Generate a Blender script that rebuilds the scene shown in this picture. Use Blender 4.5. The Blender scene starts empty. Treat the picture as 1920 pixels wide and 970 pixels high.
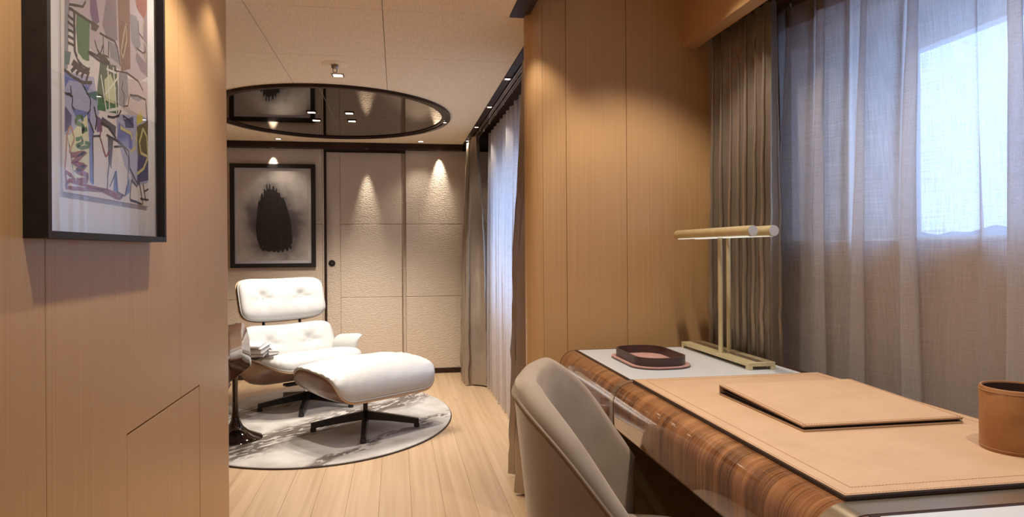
import bpy, bmesh, math, random
from mathutils import Vector, Matrix, noise

random.seed(7)
SC = bpy.context.scene
COL = SC.collection
PI = math.pi

# ------------------------------------------------------------------ camera
YAW = math.radians(9.45); ROLL = math.radians(0.4); CAM_H = 1.15
cd = bpy.data.cameras.new('camera'); cam = bpy.data.objects.new('camera', cd); COL.objects.link(cam)
_f = Vector((math.sin(YAW), math.cos(YAW), 0)); _r = Vector((math.cos(YAW), -math.sin(YAW), 0)); _u = Vector((0, 0, 1))
_rr = _r * math.cos(ROLL) - _u * math.sin(ROLL); _uu = _r * math.sin(ROLL) + _u * math.cos(ROLL)
cam.matrix_world = Matrix(((_rr.x, _uu.x, -_f.x, 0), (_rr.y, _uu.y, -_f.y, 0), (_rr.z, _uu.z, -_f.z, CAM_H), (0, 0, 0, 1)))
cd.sensor_fit = 'HORIZONTAL'; cd.sensor_width = 36.0; cd.lens = 1295.0 / 1920 * 36
cd.shift_y = -(485.0 - 468.0) / 1920; cd.clip_start = 0.02; cd.clip_end = 2000
SC.camera = cam

# ------------------------------------------------------------------ world, exposure
w = bpy.data.worlds.new('sky'); SC.world = w; w.use_nodes = True
bg = w.node_tree.nodes['Background']; bg.inputs[0].default_value = (0.39, 0.59, 1.0, 1); bg.inputs[1].default_value = 3.5
vs = SC.view_settings
vs.view_transform = 'Standard'; vs.look = 'None'; vs.exposure = 0.0; vs.gamma = 1.0; vs.use_curve_mapping = False
LAMP = (1.0, 0.89, 0.76)          # colour of every downlight
DESK_W, MIRROR_W, CEIL_W, WASH_W, TRIM_W, PASS_W = 44, 62, 80, 26.0, 9.0, 16.5

SC.cycles.max_bounces = 7; SC.cycles.transparent_max_bounces = 7; SC.cycles.caustics_refractive = False
SC.cycles.caustics_reflective = False

# ------------------------------------------------------------------ materials
def nt(mat): return mat.node_tree.nodes, mat.node_tree.links

def principled(name, col, rough=0.5, metal=0.0, coat=0.0, sheen=0.0, spec=0.5, coat_rough=0.03):
    m = bpy.data.materials.new(name); m.use_nodes = True
    b = m.node_tree.nodes['Principled BSDF']
    b.inputs['Base Color'].default_value = (*col, 1); b.inputs['Roughness'].default_value = rough
    b.inputs['Metallic'].default_value = metal; b.inputs['Coat Weight'].default_value = coat
    b.inputs['Coat Roughness'].default_value = coat_rough
    b.inputs['Sheen Weight'].default_value = sheen; b.inputs['Specular IOR Level'].default_value = spec
    return m

def grain(mat, stops, scale, nscale=1.0, detail=4.0, distort=0.0, bump=0.0, bump_dist=0.001, objrand=0.0, rough_n=0.55):
    """noise in stretched object coordinates drives the colour (and a fine bump)"""
    n, l = nt(mat); b = n['Principled BSDF']
    tc = n.new('ShaderNodeTexCoord'); mp = n.new('ShaderNodeMapping'); mp.inputs['Scale'].default_value = scale
    l.new(tc.outputs['Object'], mp.inputs['Vector'])
    vec = mp.outputs['Vector']
    if objrand:
        oi = n.new('ShaderNodeObjectInfo'); mu = n.new('ShaderNodeVectorMath'); mu.operation = 'SCALE'
        cb = n.new('ShaderNodeCombineXYZ'); l.new(oi.outputs['Random'], cb.inputs[0]); l.new(oi.outputs['Random'], cb.inputs[1]); l.new(oi.outputs['Random'], cb.inputs[2])
        l.new(cb.outputs[0], mu.inputs[0]); mu.inputs['Scale'].default_value = 37.0
        ad = n.new('ShaderNodeVectorMath'); ad.operation = 'ADD'; l.new(vec, ad.inputs[0]); l.new(mu.outputs[0], ad.inputs[1]); vec = ad.outputs[0]
    no = n.new('ShaderNodeTexNoise'); no.inputs['Scale'].default_value = nscale; no.inputs['Detail'].default_value = detail
    no.inputs['Roughness'].default_value = rough_n; no.inputs['Distortion'].default_value = distort
    l.new(vec, no.inputs['Vector'])
    rp = n.new('ShaderNodeValToRGB'); cr = rp.color_ramp
    cr.elements[0].position, cr.elements[0].color = stops[0][0], (*stops[0][1], 1)
    cr.elements[1].position, cr.elements[1].color = stops[-1][0], (*stops[-1][1], 1)
    for p, c in stops[1:-1]:
        e = cr.elements.new(p); e.color = (*c, 1)
    l.new(no.outputs['Fac'], rp.inputs['Fac'])
    out = rp.outputs['Color']
    if objrand:
        hs = n.new('ShaderNodeHueSaturation'); mr = n.new('ShaderNodeMapRange')
        mr.inputs['To Min'].default_value = 1 - objrand; mr.inputs['To Max'].default_value = 1 + objrand
        l.new(oi.outputs['Random'], mr.inputs['Value']); l.new(mr.outputs[0], hs.inputs['Value']); l.new(out, hs.inputs['Color']); out = hs.outputs['Color']
    l.new(out, b.inputs['Base Color'])
    if bump:
        bp = n.new('ShaderNodeBump'); bp.inputs['Strength'].default_value = bump; bp.inputs['Distance'].default_value = bump_dist
        l.new(no.outputs['Fac'], bp.inputs['Height']); l.new(bp.outputs[0], b.inputs['Normal'])
    return mat

def bumpy(mat, scale, strength, dist, kind='noise', detail=3.0):
    n, l = nt(mat); b = n['Principled BSDF']
    tc = n.new('ShaderNodeTexCoord'); mp = n.new('ShaderNodeMapping'); mp.inputs['Scale'].default_value = scale
    l.new(tc.outputs['Object'], mp.inputs['Vector'])
    if kind == 'noise':
        t = n.new('ShaderNodeTexNoise'); t.inputs['Scale'].default_value = 1; t.inputs['Detail'].default_value = detail; o = t.outputs['Fac']
    else:
        t = n.new('ShaderNodeTexVoronoi'); t.inputs['Scale'].default_value = 1; t.feature = 'SMOOTH_F1'; o = t.outputs['Distance']
    l.new(mp.outputs[0], t.inputs['Vector'])
    bp = n.new('ShaderNodeBump'); bp.inputs['Strength'].default_value = strength; bp.inputs['Distance'].default_value = dist
    l.new(o, bp.inputs['Height']); l.new(bp.outputs[0], b.inputs['Normal'])
    return mat

def emitter(name, col, s):
    m = bpy.data.materials.new(name); m.use_nodes = True; n, l = nt(m)
    e = n.new('ShaderNodeEmission'); e.inputs[0].default_value = (*col, 1); e.inputs[1].default_value = s
    l.new(e.outputs[0], n['Material Output'].inputs[0]); return m

M = {}
M['wood'] = grain(principled('wood_veneer_wall', (.5, .3, .15), .42, coat=.12, coat_rough=.25),
                  [(.30, (.49, .282, .118)), (.5, (.525, .308, .134)), (.70, (.555, .332, .150))], (130, 130, 1.2), 1.0, 5, 0, .12, .0004)
M['plank'] = grain(principled('pale_wood_plank', (.6, .4, .2), .38, coat=.1, coat_rough=.2),
                   [(.28, (.43, .285, .160)), (.5, (.515, .355, .212)), (.72, (.57, .41, .262))], (38, .9, 38), 1.0, 5, .3, .1, .0004, objrand=.06)
M['floorbed'] = grain(principled('floor_underlay', (.3, .2, .1), .6), [(.3, (.25, .15, .08)), (.7, (.32, .2, .1))], (20, 1, 20))
M['ceil'] = grain(principled('woven_ceiling_cloth', (.7, .57, .43), .75), [(.3, (.83, .66, .44)), (.7, (.95, .775, .545))], (150, 22, 60), 1.0, 5, 0, .15, .0006)
M['seam'] = principled('shadow_gap', (.12, .08, .05), .7)
M['leatherwall'] = bumpy(principled('embossed_wall_leather', (.62, .51, .395), .36, coat=.25, coat_rough=.28), (55, 55, 140), .9, .007, 'noise', 2)
M['dark'] = grain(principled('dark_brown_lacquer', (.03, .015, .01), .45, spec=.2), [(.3, (.022, .011, .008)), (.7, (.045, .022, .014))], (6, 6, 6))
M['frame'] = grain(principled('black_brown_frame', (.02, .017, .015), .5, spec=.25), [(.3, (.016, .013, .012)), (.7, (.026, .02, .018))], (40, 40, 40))
M['mirror'] = principled('bronze_mirror', (.20, .155, .115), .015, 1.0)
M['ply'] = principled('plywood_edge', (.62, .42, .26), .5)
M['walnut'] = grain(principled('walnut_shell', (.2, .1, .05), .3, coat=.3, coat_rough=.12), [(.25, (.11, .055, .032)), (.5, (.20, .105, .06)), (.75, (.30, .165, .10))], (9, 2.2, 5), 1.6, 5, .8)
M['whiteleather'] = bumpy(principled('white_leather', (.54, .54, .53), .42, coat=.05), (9, 9, 9), .25, .012, 'noise', 4)
M['blackmetal'] = grain(principled('black_metal', (.012, .011, .011), .33, .3), [(.3, (.010, .009, .009)), (.7, (.018, .015, .014))], (20, 20, 20))
M['chrome'] = principled('chrome', (.75, .75, .75), .08, 1.0)
M['blackgloss'] = grain(principled('gloss_dark_lacquer', (.012, .006, .005), .05, coat=1), [(.3, (.010, .005, .004)), (.7, (.018, .009, .007))], (5, 5, 5))
M['rosegloss'] = grain(principled('gloss_rosewood', (.1, .04, .02), .10, coat=0.0, spec=.12), [(.3, (.05, .018, .010)), (.5, (.12, .05, .025)), (.7, (.19, .085, .045))], (14, 2, 14), 1.2, 4, .6)
M['satin'] = bumpy(principled('taupe_satin', (.38, .31, .24), .29, .6, spec=.6), (16, 16, 6), .45, .012, 'noise', 4)
M['velvet'] = grain(principled('taupe_velvet', (.2, .15, .12), .75, sheen=.55), [(.3, (.215, .162, .118)), (.7, (.30, .236, .178))], (7, 7, 7), 1.0, 5)
M['velvet'].node_tree.nodes['Principled BSDF'].inputs['Sheen Tint'].default_value = (.70, .60, .50, 1)
M['brass'] = grain(principled('satin_pale_brass', (.70, .60, .36), .40, .55), [(.3, (.64, .55, .32)), (.7, (.72, .63, .39))], (30, 30, 30))
M['brassdim'] = principled('champagne_metal', (.44, .36, .25), .24, .85)
M['lampend'] = principled('lamp_end_cap', (.55, .50, .43), .45, .3)
M['tan'] = grain(principled('tan_leather', (.5, .27, .15), .55), [(.3, (.46, .290, .168)), (.7, (.535, .35, .213))], (9, 9, 9), 1.0, 8, 0, .15, .0006, rough_n=.75)
M['tanedge'] = principled('dark_leather_edge', (.035, .018, .012), .5)
M['stitch'] = principled('stitch_thread', (.34, .18, .09), .7)
M['cognac'] = grain(principled('cognac_leather', (.32, .13, .04), .4), [(.3, (.26, .105, .034)), (.7, (.36, .16, .055))], (30, 30, 30), 1, 6, 0, .2, .0006)
M['choc'] = bumpy(principled('chocolate_leather', (.052, .026, .022), .42), (300, 300, 300), .2, .0004)
M['blush'] = grain(principled('blush_suede', (.42, .21, .17), .8, sheen=.3), [(.3, (.38, .185, .15)), (.7, (.47, .25, .205))], (60, 60, 60), 1, 6)
M['greyleather'] = bumpy(principled('pale_grey_leather', (.60, .62, .64), .30, coat=.25, coat_rough=.15), (260, 260, 260), .25, .0006)
M['matboard'] = principled('off_white_matboard', (.66, .63, .62), .7)
M['paper'] = grain(principled('aged_paper', (.6, .5, .44), .8), [(.3, (.60, .53, .49)), (.7, (.67, .60, .56))], (8, 8, 8))
M['pages'] = grain(principled('page_edges', (.55, .52, .5), .7), [(.3, (.42, .40, .39)), (.7, (.62, .60, .58))], (3, 3, 400))
M['greycover'] = principled('grey_book_cover', (.16, .15, .16), .35)
M['whitepaint'] = principled('white_painted_reveal', (.70, .71, .73), .6)
M['wallpaint'] = principled('beige_paint', (.40, .29, .21), .7)
M['rubber'] = principled('dark_rubber', (.02, .018, .018), .6)
M['hill'] = grain(principled('wooded_shore', (.2, .25, .3), .9), [(.3, (.16, .20, .25)), (.7, (.28, .33, .38))], (.05, .05, .05))
M['lens'] = emitter('lamp_lens', (1.0, .90, .76), 14)
M['strip'] = emitter('lamp_strip', (1.0, .93, .80), .9)
M['steel'] = principled('brushed_nickel', (.42, .36, .29), .3, 1.0)

# glossy figured desk veneer: rings round the rolled edge, i.e. stripes that change along Y
def make_macassar():
    m = principled('figured_gloss_veneer', (.3, .14, .06), .16, coat=1.0, coat_rough=.02); n, l = nt(m); b = n['Principled BSDF']
    tc = n.new('ShaderNodeTexCoord'); mp = n.new('ShaderNodeMapping'); mp.inputs['Scale'].default_value = (2.2, 30, 2.2)
    l.new(tc.outputs['Object'], mp.inputs['Vector'])
    a = n.new('ShaderNodeTexNoise'); a.inputs['Scale'].default_value = 1; a.inputs['Detail'].default_value = 3; a.inputs['Distortion'].default_value = .5; l.new(mp.outputs[0], a.inputs['Vector'])
    mp2 = n.new('ShaderNodeMapping'); mp2.inputs['Scale'].default_value = (7, 520, 7); l.new(tc.outputs['Object'], mp2.inputs['Vector'])
    c = n.new('ShaderNodeTexNoise'); c.inputs['Scale'].default_value = 1; c.inputs['Detail'].default_value = 3; c.inputs['Distortion'].default_value = .3; l.new(mp2.outputs[0], c.inputs['Vector'])
    mx = n.new('ShaderNodeMix'); mx.data_type = 'FLOAT'; mx.inputs[0].default_value = .50
    l.new(a.outputs['Fac'], mx.inputs[2]); l.new(c.outputs['Fac'], mx.inputs[3])
    rp = n.new('ShaderNodeValToRGB'); cr = rp.color_ramp
    cr.elements[0].position = .33; cr.elements[0].color = (.05, .018, .008, 1)
    cr.elements[1].position = .66; cr.elements[1].color = (.40, .190, .080, 1)
    e = cr.elements.new(.47); e.color = (.185, .075, .030, 1); e = cr.elements.new(.55); e.color = (.29, .125, .050, 1)
    l.new(mx.outputs[0], rp.inputs['Fac']); l.new(rp.outputs['Color'], b.inputs['Base Color'])
    return m
M['macassar'] = make_macassar()

# sheer linen: threads that scatter light, gaps that let it pass
def make_sheer(name, col, clear):
    m = bpy.data.materials.new(name); m.use_nodes = True; n, l = nt(m); n.remove(n['Principled BSDF'])
    tc = n.new('ShaderNodeTexCoord')
    def thread(scale):
        mp = n.new('ShaderNodeMapping'); mp.inputs['Scale'].default_value = scale; l.new(tc.outputs['UV'], mp.inputs['Vector'])
        t = n.new('ShaderNodeTexNoise'); t.inputs['Scale'].default_value = 1; t.inputs['Detail'].default_value = 3; l.new(mp.outputs[0], t.inputs['Vector']); return t.outputs['Fac']
    h = thread((14, 420, 1)); v = thread((420, 10, 1))
    ad = n.new('ShaderNodeMath'); ad.operation = 'ADD'; l.new(h, ad.inputs[0]); l.new(v, ad.inputs[1])
    mr = n.new('ShaderNodeMapRange'); mr.inputs['From Min'].default_value = .75; mr.inputs['From Max'].default_value = 1.25
    mr.inputs['To Min'].default_value = 1 - clear + .14; mr.inputs['To Max'].default_value = 1 - clear - .14
    l.new(ad.outputs[0], mr.inputs['Value'])
    df = n.new('ShaderNodeBsdfDiffuse'); df.inputs[0].default_value = (*col, 1)
    tl = n.new('ShaderNodeBsdfTranslucent'); tl.inputs[0].default_value = (*col, 1)
    mx = n.new('ShaderNodeMixShader'); mx.inputs[0].default_value = .74; l.new(df.outputs[0], mx.inputs[1]); l.new(tl.outputs[0], mx.inputs[2])
    tr = n.new('ShaderNodeBsdfTransparent'); m2 = n.new('ShaderNodeMixShader')
    l.new(mr.outputs[0], m2.inputs[0]); l.new(tr.outputs[0], m2.inputs[1]); l.new(mx.outputs[0], m2.inputs[2])
    l.new(m2.outputs[0], n['Material Output'].inputs[0]); return m
M['sheer'] = make_sheer('sheer_linen', (.74, .70, .69), .27)
M['sheerfar'] = make_sheer('sheer_linen_pale', (.78, .73, .71), .22)
M['header'] = make_sheer('sheer_header_tape', (.50, .42, .36), .12)

def make_glass(name, tint=(1, 1, 1)):
    m = bpy.data.materials.new(name); m.use_nodes = True; n, l = nt(m); n.remove(n['Principled BSDF'])
    lw = n.new('ShaderNodeLayerWeight'); lw.inputs['Blend'].default_value = .5
    pw_ = n.new('ShaderNodeMath'); pw_.operation = 'POWER'; pw_.inputs[1].default_value = 5.0; l.new(lw.outputs['Facing'], pw_.inputs[0])
    fr = n.new('ShaderNodeMath'); fr.operation = 'MULTIPLY_ADD'; fr.inputs[1].default_value = .94; fr.inputs[2].default_value = .022; l.new(pw_.outputs[0], fr.inputs[0])
    tr = n.new('ShaderNodeBsdfTransparent'); tr.inputs[0].default_value = (*tint, 1); gl = n.new('ShaderNodeBsdfGlossy'); gl.inputs['Roughness'].default_value = .01
    mx = n.new('ShaderNodeMixShader'); l.new(fr.outputs[0], mx.inputs[0]); l.new(tr.outputs[0], mx.inputs[1]); l.new(gl.outputs[0], mx.inputs[2])
    l.new(mx.outputs[0], n['Material Output'].inputs[0]); return m
M['glass'] = make_glass('clear_glass')

# rug: pale silk with two torn diagonal veins of taupe
def make_rug():
    m = principled('silk_rug', (.6, .55, .5), .75, sheen=.3); n, l = nt(m); b = n['Principled BSDF']
    tc = n.new('ShaderNodeTexCoord')
    mp = n.new('ShaderNodeMapping'); mp.inputs['Rotation'].default_value = (0, 0, -math.radians(52)); l.new(tc.outputs['Object'], mp.inputs['Vector'])
    wn = n.new('ShaderNodeTexNoise'); wn.inputs['Scale'].default_value = 2.6; wn.inputs['Detail'].default_value = 4; l.new(mp.outputs[0], wn.inputs['Vector'])
    sp = n.new('ShaderNodeSeparateXYZ'); l.new(mp.outputs[0], sp.inputs[0])
    wob = n.new('ShaderNodeMath'); wob.operation = 'MULTIPLY_ADD'; wob.inputs[1].default_value = .42; l.new(wn.outputs['Fac'], wob.inputs[0]); l.new(sp.outputs[1], wob.inputs[2])
    def band(c, half):
        s = n.new('ShaderNodeMath'); s.operation = 'SUBTRACT'; l.new(wob.outputs[0], s.inputs[0]); s.inputs[1].default_value = c
        a = n.new('ShaderNodeMath'); a.operation = 'ABSOLUTE'; l.new(s.outputs[0], a.inputs[0])
        r = n.new('ShaderNodeMapRange'); r.inputs['From Min'].default_value = half; r.inputs['From Max'].default_value = half * .4; l.new(a.outputs[0], r.inputs['Value']); return r.outputs[0]
    b1 = band(.06, .22); b2 = band(.76, .20); b3 = band(-.53, .06)
    ad = n.new('ShaderNodeMath'); ad.operation = 'MAXIMUM'; l.new(b1, ad.inputs[0]); l.new(b2, ad.inputs[1])
    ad2 = n.new('ShaderNodeMath'); ad2.operation = 'MAXIMUM'; l.new(ad.outputs[0], ad2.inputs[0]); l.new(b3, ad2.inputs[1])
    mp2 = n.new('ShaderNodeMapping'); mp2.inputs['Scale'].default_value = (7.5, 24, 1); l.new(mp.outputs[0], mp2.inputs['Vector'])
    st = n.new('ShaderNodeTexNoise'); st.inputs['Scale'].default_value = 1; st.inputs['Detail'].default_value = 2; st.inputs['Distortion'].default_value = 1.3; l.new(mp2.outputs[0], st.inputs['Vector'])
    th = n.new('ShaderNodeMapRange'); th.inputs['From Min'].default_value = .445; th.inputs['From Max'].default_value = .485; l.new(st.outputs['Fac'], th.inputs['Value'])
    mk = n.new('ShaderNodeMath'); mk.operation = 'MULTIPLY'; l.new(th.outputs[0], mk.inputs[0]); l.new(ad2.outputs[0], mk.inputs[1])
    bn = n.new('ShaderNodeTexNoise'); bn.inputs['Scale'].default_value = 5; bn.inputs['Detail'].default_value = 5; l.new(mp.outputs[0], bn.inputs['Vector'])
    rp = n.new('ShaderNodeValToRGB'); rp.color_ramp.elements[0].position = .3; rp.color_ramp.elements[0].color = (.37, .335, .30, 1)
    rp.color_ramp.elements[1].position = .62; rp.color_ramp.elements[1].color = (.55, .53, .505, 1); l.new(bn.outputs['Fac'], rp.inputs['Fac'])
    mx = n.new('ShaderNodeMix'); mx.data_type = 'RGBA'; l.new(mk.outputs[0], mx.inputs[0]); l.new(rp.outputs['Color'], mx.inputs[6]); mx.inputs[7].default_value = (.10, .072, .058, 1)
    l.new(mx.outputs[2], b.inputs['Base Color'])
    bp = n.new('ShaderNodeBump'); bp.inputs['Strength'].default_value = .5; bp.inputs['Distance'].default_value = .006; bp.invert = True
    l.new(mk.outputs[0], bp.inputs['Height']); l.new(bp.outputs[0], b.inputs['Normal'])
    return m
M['rug'] = make_rug()

# charcoal drawing: soft grey cloud on paper, densest in the middle
def make_charcoal():
    m = principled('charcoal_paper', (.6, .5, .4), .85); n, l = nt(m); b = n['Principled BSDF']
    tc = n.new('ShaderNodeTexCoord')
    mp = n.new('ShaderNodeMapping'); mp.inputs['Location'].default_value = (1.075 / .30, 0, -1.42 / .36); mp.inputs['Scale'].default_value = (1 / .30, .001, 1 / .36); l.new(tc.outputs['Object'], mp.inputs['Vector'])
    g = n.new('ShaderNodeVectorMath'); g.operation = 'LENGTH'; l.new(mp.outputs[0], g.inputs[0])
    no = n.new('ShaderNodeTexNoise'); no.inputs['Scale'].default_value = 6; no.inputs['Detail'].default_value = 5; l.new(tc.outputs['Object'], no.inputs['Vector'])
    a = n.new('ShaderNodeMath'); a.operation = 'MULTIPLY_ADD'; a.inputs[1].default_value = 1.1; l.new(no.outputs['Fac'], a.inputs[0]); l.new(g.outputs['Value'], a.inputs[2])
    rp = n.new('ShaderNodeValToRGB'); cr = rp.color_ramp; cr.elements[0].position = .86; cr.elements[0].color = (.06, .055, .055, 1)
    cr.elements[1].position = 1.0; cr.elements[1].color = (.60, .53, .46, 1)
    mr = n.new('ShaderNodeMapRange'); mr.inputs['From Min'].default_value = .2; mr.inputs['From Max'].default_value = 1.75; l.new(a.outputs[0], mr.inputs['Value'])
    cr.elements[0].position = .45; e_ = cr.elements.new(.66); e_.color = (.17, .155, .15, 1); e_ = cr.elements.new(.83); e_.color = (.42, .38, .34, 1); l.new(mr.outputs[0], rp.inputs['Fac']); l.new(rp.outputs['Color'], b.inputs['Base Color'])
    return m
M['charcoal'] = make_charcoal()
M['char_ink'] = grain(principled('charcoal_black', (.012, .011, .01), .7), [(.35, (.008, .007, .007)), (.65, (.022, .019, .017))], (60, 60, 3), 1, 3)
M['char_green'] = principled('charcoal_green_tint', (.014, .022, .012), .7)

# ------------------------------------------------------------------ mesh helpers
def link(name, me, mat, parent=None, smooth=False):
    o = bpy.data.objects.new(name, me); COL.objects.link(o)
    mats = mat if isinstance(mat, (list, tuple)) else [mat]
    for k in mats: me.materials.append(M[k])
    if smooth: me.polygons.foreach_set('use_smooth', [True] * len(me.polygons))
    if parent is not None: o.parent = parent
    return o

def mesh(name, verts, faces, mat, parent=None, smooth=False):
    me = bpy.data.meshes.new(name); me.from_pydata([tuple(v) for v in verts], [], faces); me.update()
    bm = bmesh.new(); bm.from_mesh(me); bmesh.ops.recalc_face_normals(bm, faces=bm.faces); bm.to_mesh(me); bm.free()
    return link(name, me, mat, parent, smooth)

def bm_box(bm, lo, hi):
    lo = Vector(lo); hi = Vector(hi)
    r = bmesh.ops.create_cube(bm, size=1.0, matrix=Matrix.Translation((lo + hi) / 2) @ Matrix.Diagonal((*(hi - lo), 1)))
    return r['verts']

def box(name, lo, hi, mat, parent=None, bevel=0.0, seg=2):
    bm = bmesh.new(); bm_box(bm, lo, hi)
    if bevel: bmesh.ops.bevel(bm, geom=list(bm.edges), offset=bevel, segments=seg, affect='EDGES', profile=.5)
    me = bpy.data.meshes.new(name); bm.to_mesh(me); bm.free()
    return link(name, me, mat, parent)

def prism(name, poly, axis, a, b, mat, parent=None, smooth_angle=None):
    """extrude a polygon: axis 'x' -> poly is (y,z); 'y' -> (x,z); 'z' -> (x,y)"""
    def P(p, t): return {'x': (t, p[0], p[1]), 'y': (p[0], t, p[1]), 'z': (p[0], p[1], t)}[axis]
    n = len(poly); v = [P(p, a) for p in poly] + [P(p, b) for p in poly]
    f = [tuple(range(n)), tuple(range(n, 2 * n))] + [(i, (i + 1) % n, n + (i + 1) % n, n + i) for i in range(n)]
    o = mesh(name, v, f, mat, parent)
    if smooth_angle:
        for p in o.data.polygons: p.use_smooth = len(p.vertices) == 4
        o.data.set_sharp_from_angle(angle=smooth_angle)
    return o

def lathe(name, prof, mat, parent=None, c=(0, 0, 0), n=40, sx=1.0, sy=1.0):
    v, f = [], []
    m = len(prof)
    for i in range(n):
        a = 2 * PI * i / n
        for r, z in prof: v.append((c[0] + sx * r * math.cos(a), c[1] + sy * r * math.sin(a), c[2] + z))
    for i in range(n):
        j = (i + 1) % n
        for k in range(m - 1): f.append((i * m + k, j * m + k, j * m + k + 1, i * m + k + 1))
    o = mesh(name, v, f, mat, parent)
    bm = bmesh.new(); bm.from_mesh(o.data); bmesh.ops.remove_doubles(bm, verts=bm.verts, dist=1e-5)
    bmesh.ops.holes_fill(bm, edges=[e for e in bm.edges if e.is_boundary], sides=0)
    bmesh.ops.recalc_face_normals(bm, faces=bm.faces); bm.to_mesh(o.data); bm.free()
    o.data.polygons.foreach_set('use_smooth', [True] * len(o.data.polygons)); o.data.set_sharp_from_angle(angle=math.radians(40))
    return o

def bm_tube(bm, pts, r, n=10, closed=False, cap=True, rad=None):
    pts = [Vector(p) for p in pts]; k = len(pts); rings = []
    prev = None
    for i, p in enumerate(pts):
        if closed: t = (pts[(i + 1) % k] - pts[i - 1]).normalized()
        else: t = (pts[min(i + 1, k - 1)] - pts[max(i - 1, 0)]).normalized()
        ref = prev if prev is not None else (Vector((0, 0, 1)) if abs(t.z) < .9 else Vector((1, 0, 0)))
        s = t.cross(ref).normalized(); u = s.cross(t).normalized(); prev = u
        rr = rad[i] if rad else r
        rings.append([bm.verts.new(p + rr * (math.cos(2 * PI * j / n) * s + math.sin(2 * PI * j / n) * u)) for j in range(n)])
    for i in range(k if closed else k - 1):
        a, b = rings[i], rings[(i + 1) % k]
        for j in range(n): bm.faces.new((a[j], a[(j + 1) % n], b[(j + 1) % n], b[j]))
    if cap and not closed: bm.faces.new(rings[0][::-1]); bm.faces.new(rings[-1])

def tube(name, pts, r, mat, parent=None, n=10, closed=False, rad=None):
    bm = bmesh.new(); bm_tube(bm, pts, r, n, closed, True, rad); bmesh.ops.recalc_face_normals(bm, faces=bm.faces)
    me = bpy.data.meshes.new(name); bm.to_mesh(me); bm.free()
    o = link(name, me, mat, parent, True); me.set_sharp_from_angle(angle=math.radians(50)); return o

def grid(name, fn, nu, nv, mat, parent=None, thick=0.0, rim=None, uv=None):
    """fn(u,v) with u,v in 0..1"""
    v = [fn(i / nu, j / nv) for j in range(nv + 1) for i in range(nu + 1)]
    f = [(j * (nu + 1) + i, j * (nu + 1) + i + 1, (j + 1) * (nu + 1) + i + 1, (j + 1) * (nu + 1) + i) for j in range(nv) for i in range(nu)]
    me = bpy.data.meshes.new(name); me.from_pydata([tuple(p) for p in v], [], f); me.update()
    if uv:
        ul = me.uv_layers.new(name='UVMap')
        for lp in me.loops:
            k = lp.vertex_index; ul.data[lp.index].uv = ((k % (nu + 1)) / nu * uv[0], (k // (nu + 1)) / nv * uv[1])
    o = link(name, me, [mat] if not rim else [mat, rim], parent, True)
    if thick:
        s = o.modifiers.new('thickness', 'SOLIDIFY'); s.thickness = thick; s.offset = 0
        if rim: s.material_offset_rim = 1
    return o

def squircle(u, v, n):
    e = max(abs(u), abs(v))
    if e < 1e-6: return 0.0, 0.0, 0.0
    g = e / ((abs(u) ** n + abs(v) ** n) ** (1 / n)); return u * g, v * g, e

def pad(name, W, D, top, bot, mat, parent, bend=None, n=5, res=34, dimples=(), k=4.0, wr=0.0):
    """stuffed cushion with rounded outline; top/bot are the bulges; dimples = (x, y, depth, radius)"""
    v, f = [], []
    def P(i, j, side):
        u = -1 + 2 * i / res; w_ = -1 + 2 * j / res
        u = math.copysign(1 - (1 - abs(u)) ** 1.5, u); w_ = math.copysign(1 - (1 - abs(w_)) ** 1.5, w_)
        p, q, e = squircle(u, w_, n); x, y = p * W / 2, q * D / 2
        t = math.sqrt(max(0, 1 - e ** k))
        if side: z = -bot * t
        else:
            z = top * t
            for dx, dy, dd, dr in dimples:
                rr = math.hypot(x - dx, y - dy); an = math.atan2(y - dy, x - dx)
                z -= dd * math.exp(-(rr / dr) ** 2) + dd * .22 * math.exp(-(rr / (dr * 2.4)) ** 2) * (1 + math.cos(5 * an + 1.1)) * min(1, rr / dr) * t
            if wr: z += wr * t * noise.noise(Vector((x * 14, y * 5, top * 40)))
        return bend(x, y, z) if bend else (x, y, z)
    idx = {}
    for s in (0, 1):
        for j in range(res + 1):
            for i in range(res + 1):
                edge = i in (0, res) or j in (0, res)
                if s == 1 and edge: idx[s, i, j] = idx[0, i, j]; continue
                idx[s, i, j] = len(v); v.append(P(i, j, s))
    for s in (0, 1):
        for j in range(res):
            for i in range(res):
                f.append((idx[s, i, j], idx[s, i + 1, j], idx[s, i + 1, j + 1], idx[s, i, j + 1]))
    return mesh(name, v, f, mat, parent, True)

def outline(W, D, n, count=72, bend=None, z=0.0):
    r = []
    for i in range(count):
        a = 2 * PI * i / count; c, s = math.cos(a), math.sin(a)
        g = 1 / ((abs(c) ** n + abs(s) ** n) ** (1 / n)); p = (c * g * W / 2, s * g * D / 2, z)
        r.append(bend(*p) if bend else p)
    return r

def rrect(x0, x1, y0, y1, r, seg=8):
    pts = []
    for cx, cy, a0 in ((x1 - r, y1 - r, 0), (x0 + r, y1 - r, 90), (x0 + r, y0 + r, 180), (x1 - r, y0 + r, 270)):
        for i in range(seg + 1):
            a = math.radians(a0 + 90 * i / seg); pts.append((cx + r * math.cos(a), cy + r * math.sin(a)))
    return pts

def empty(name, loc=(0, 0, 0), rz=0.0):
    o = bpy.data.objects.new(name, None); COL.objects.link(o); o.empty_display_size = .05
    o.location = loc; o.rotation_euler = (0, 0, rz); return o

def tag(o, label, cat, group=None):
    o['label'] = label; o['category'] = cat
    if group: o['group'] = group
    return o

def structure(o, label=None, cat=None):
    o['kind'] = 'structure'
    if label: o['label'] = label
    if cat: o['category'] = cat
    return o

def stuff(o): o['kind'] = 'stuff'; return o

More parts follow.
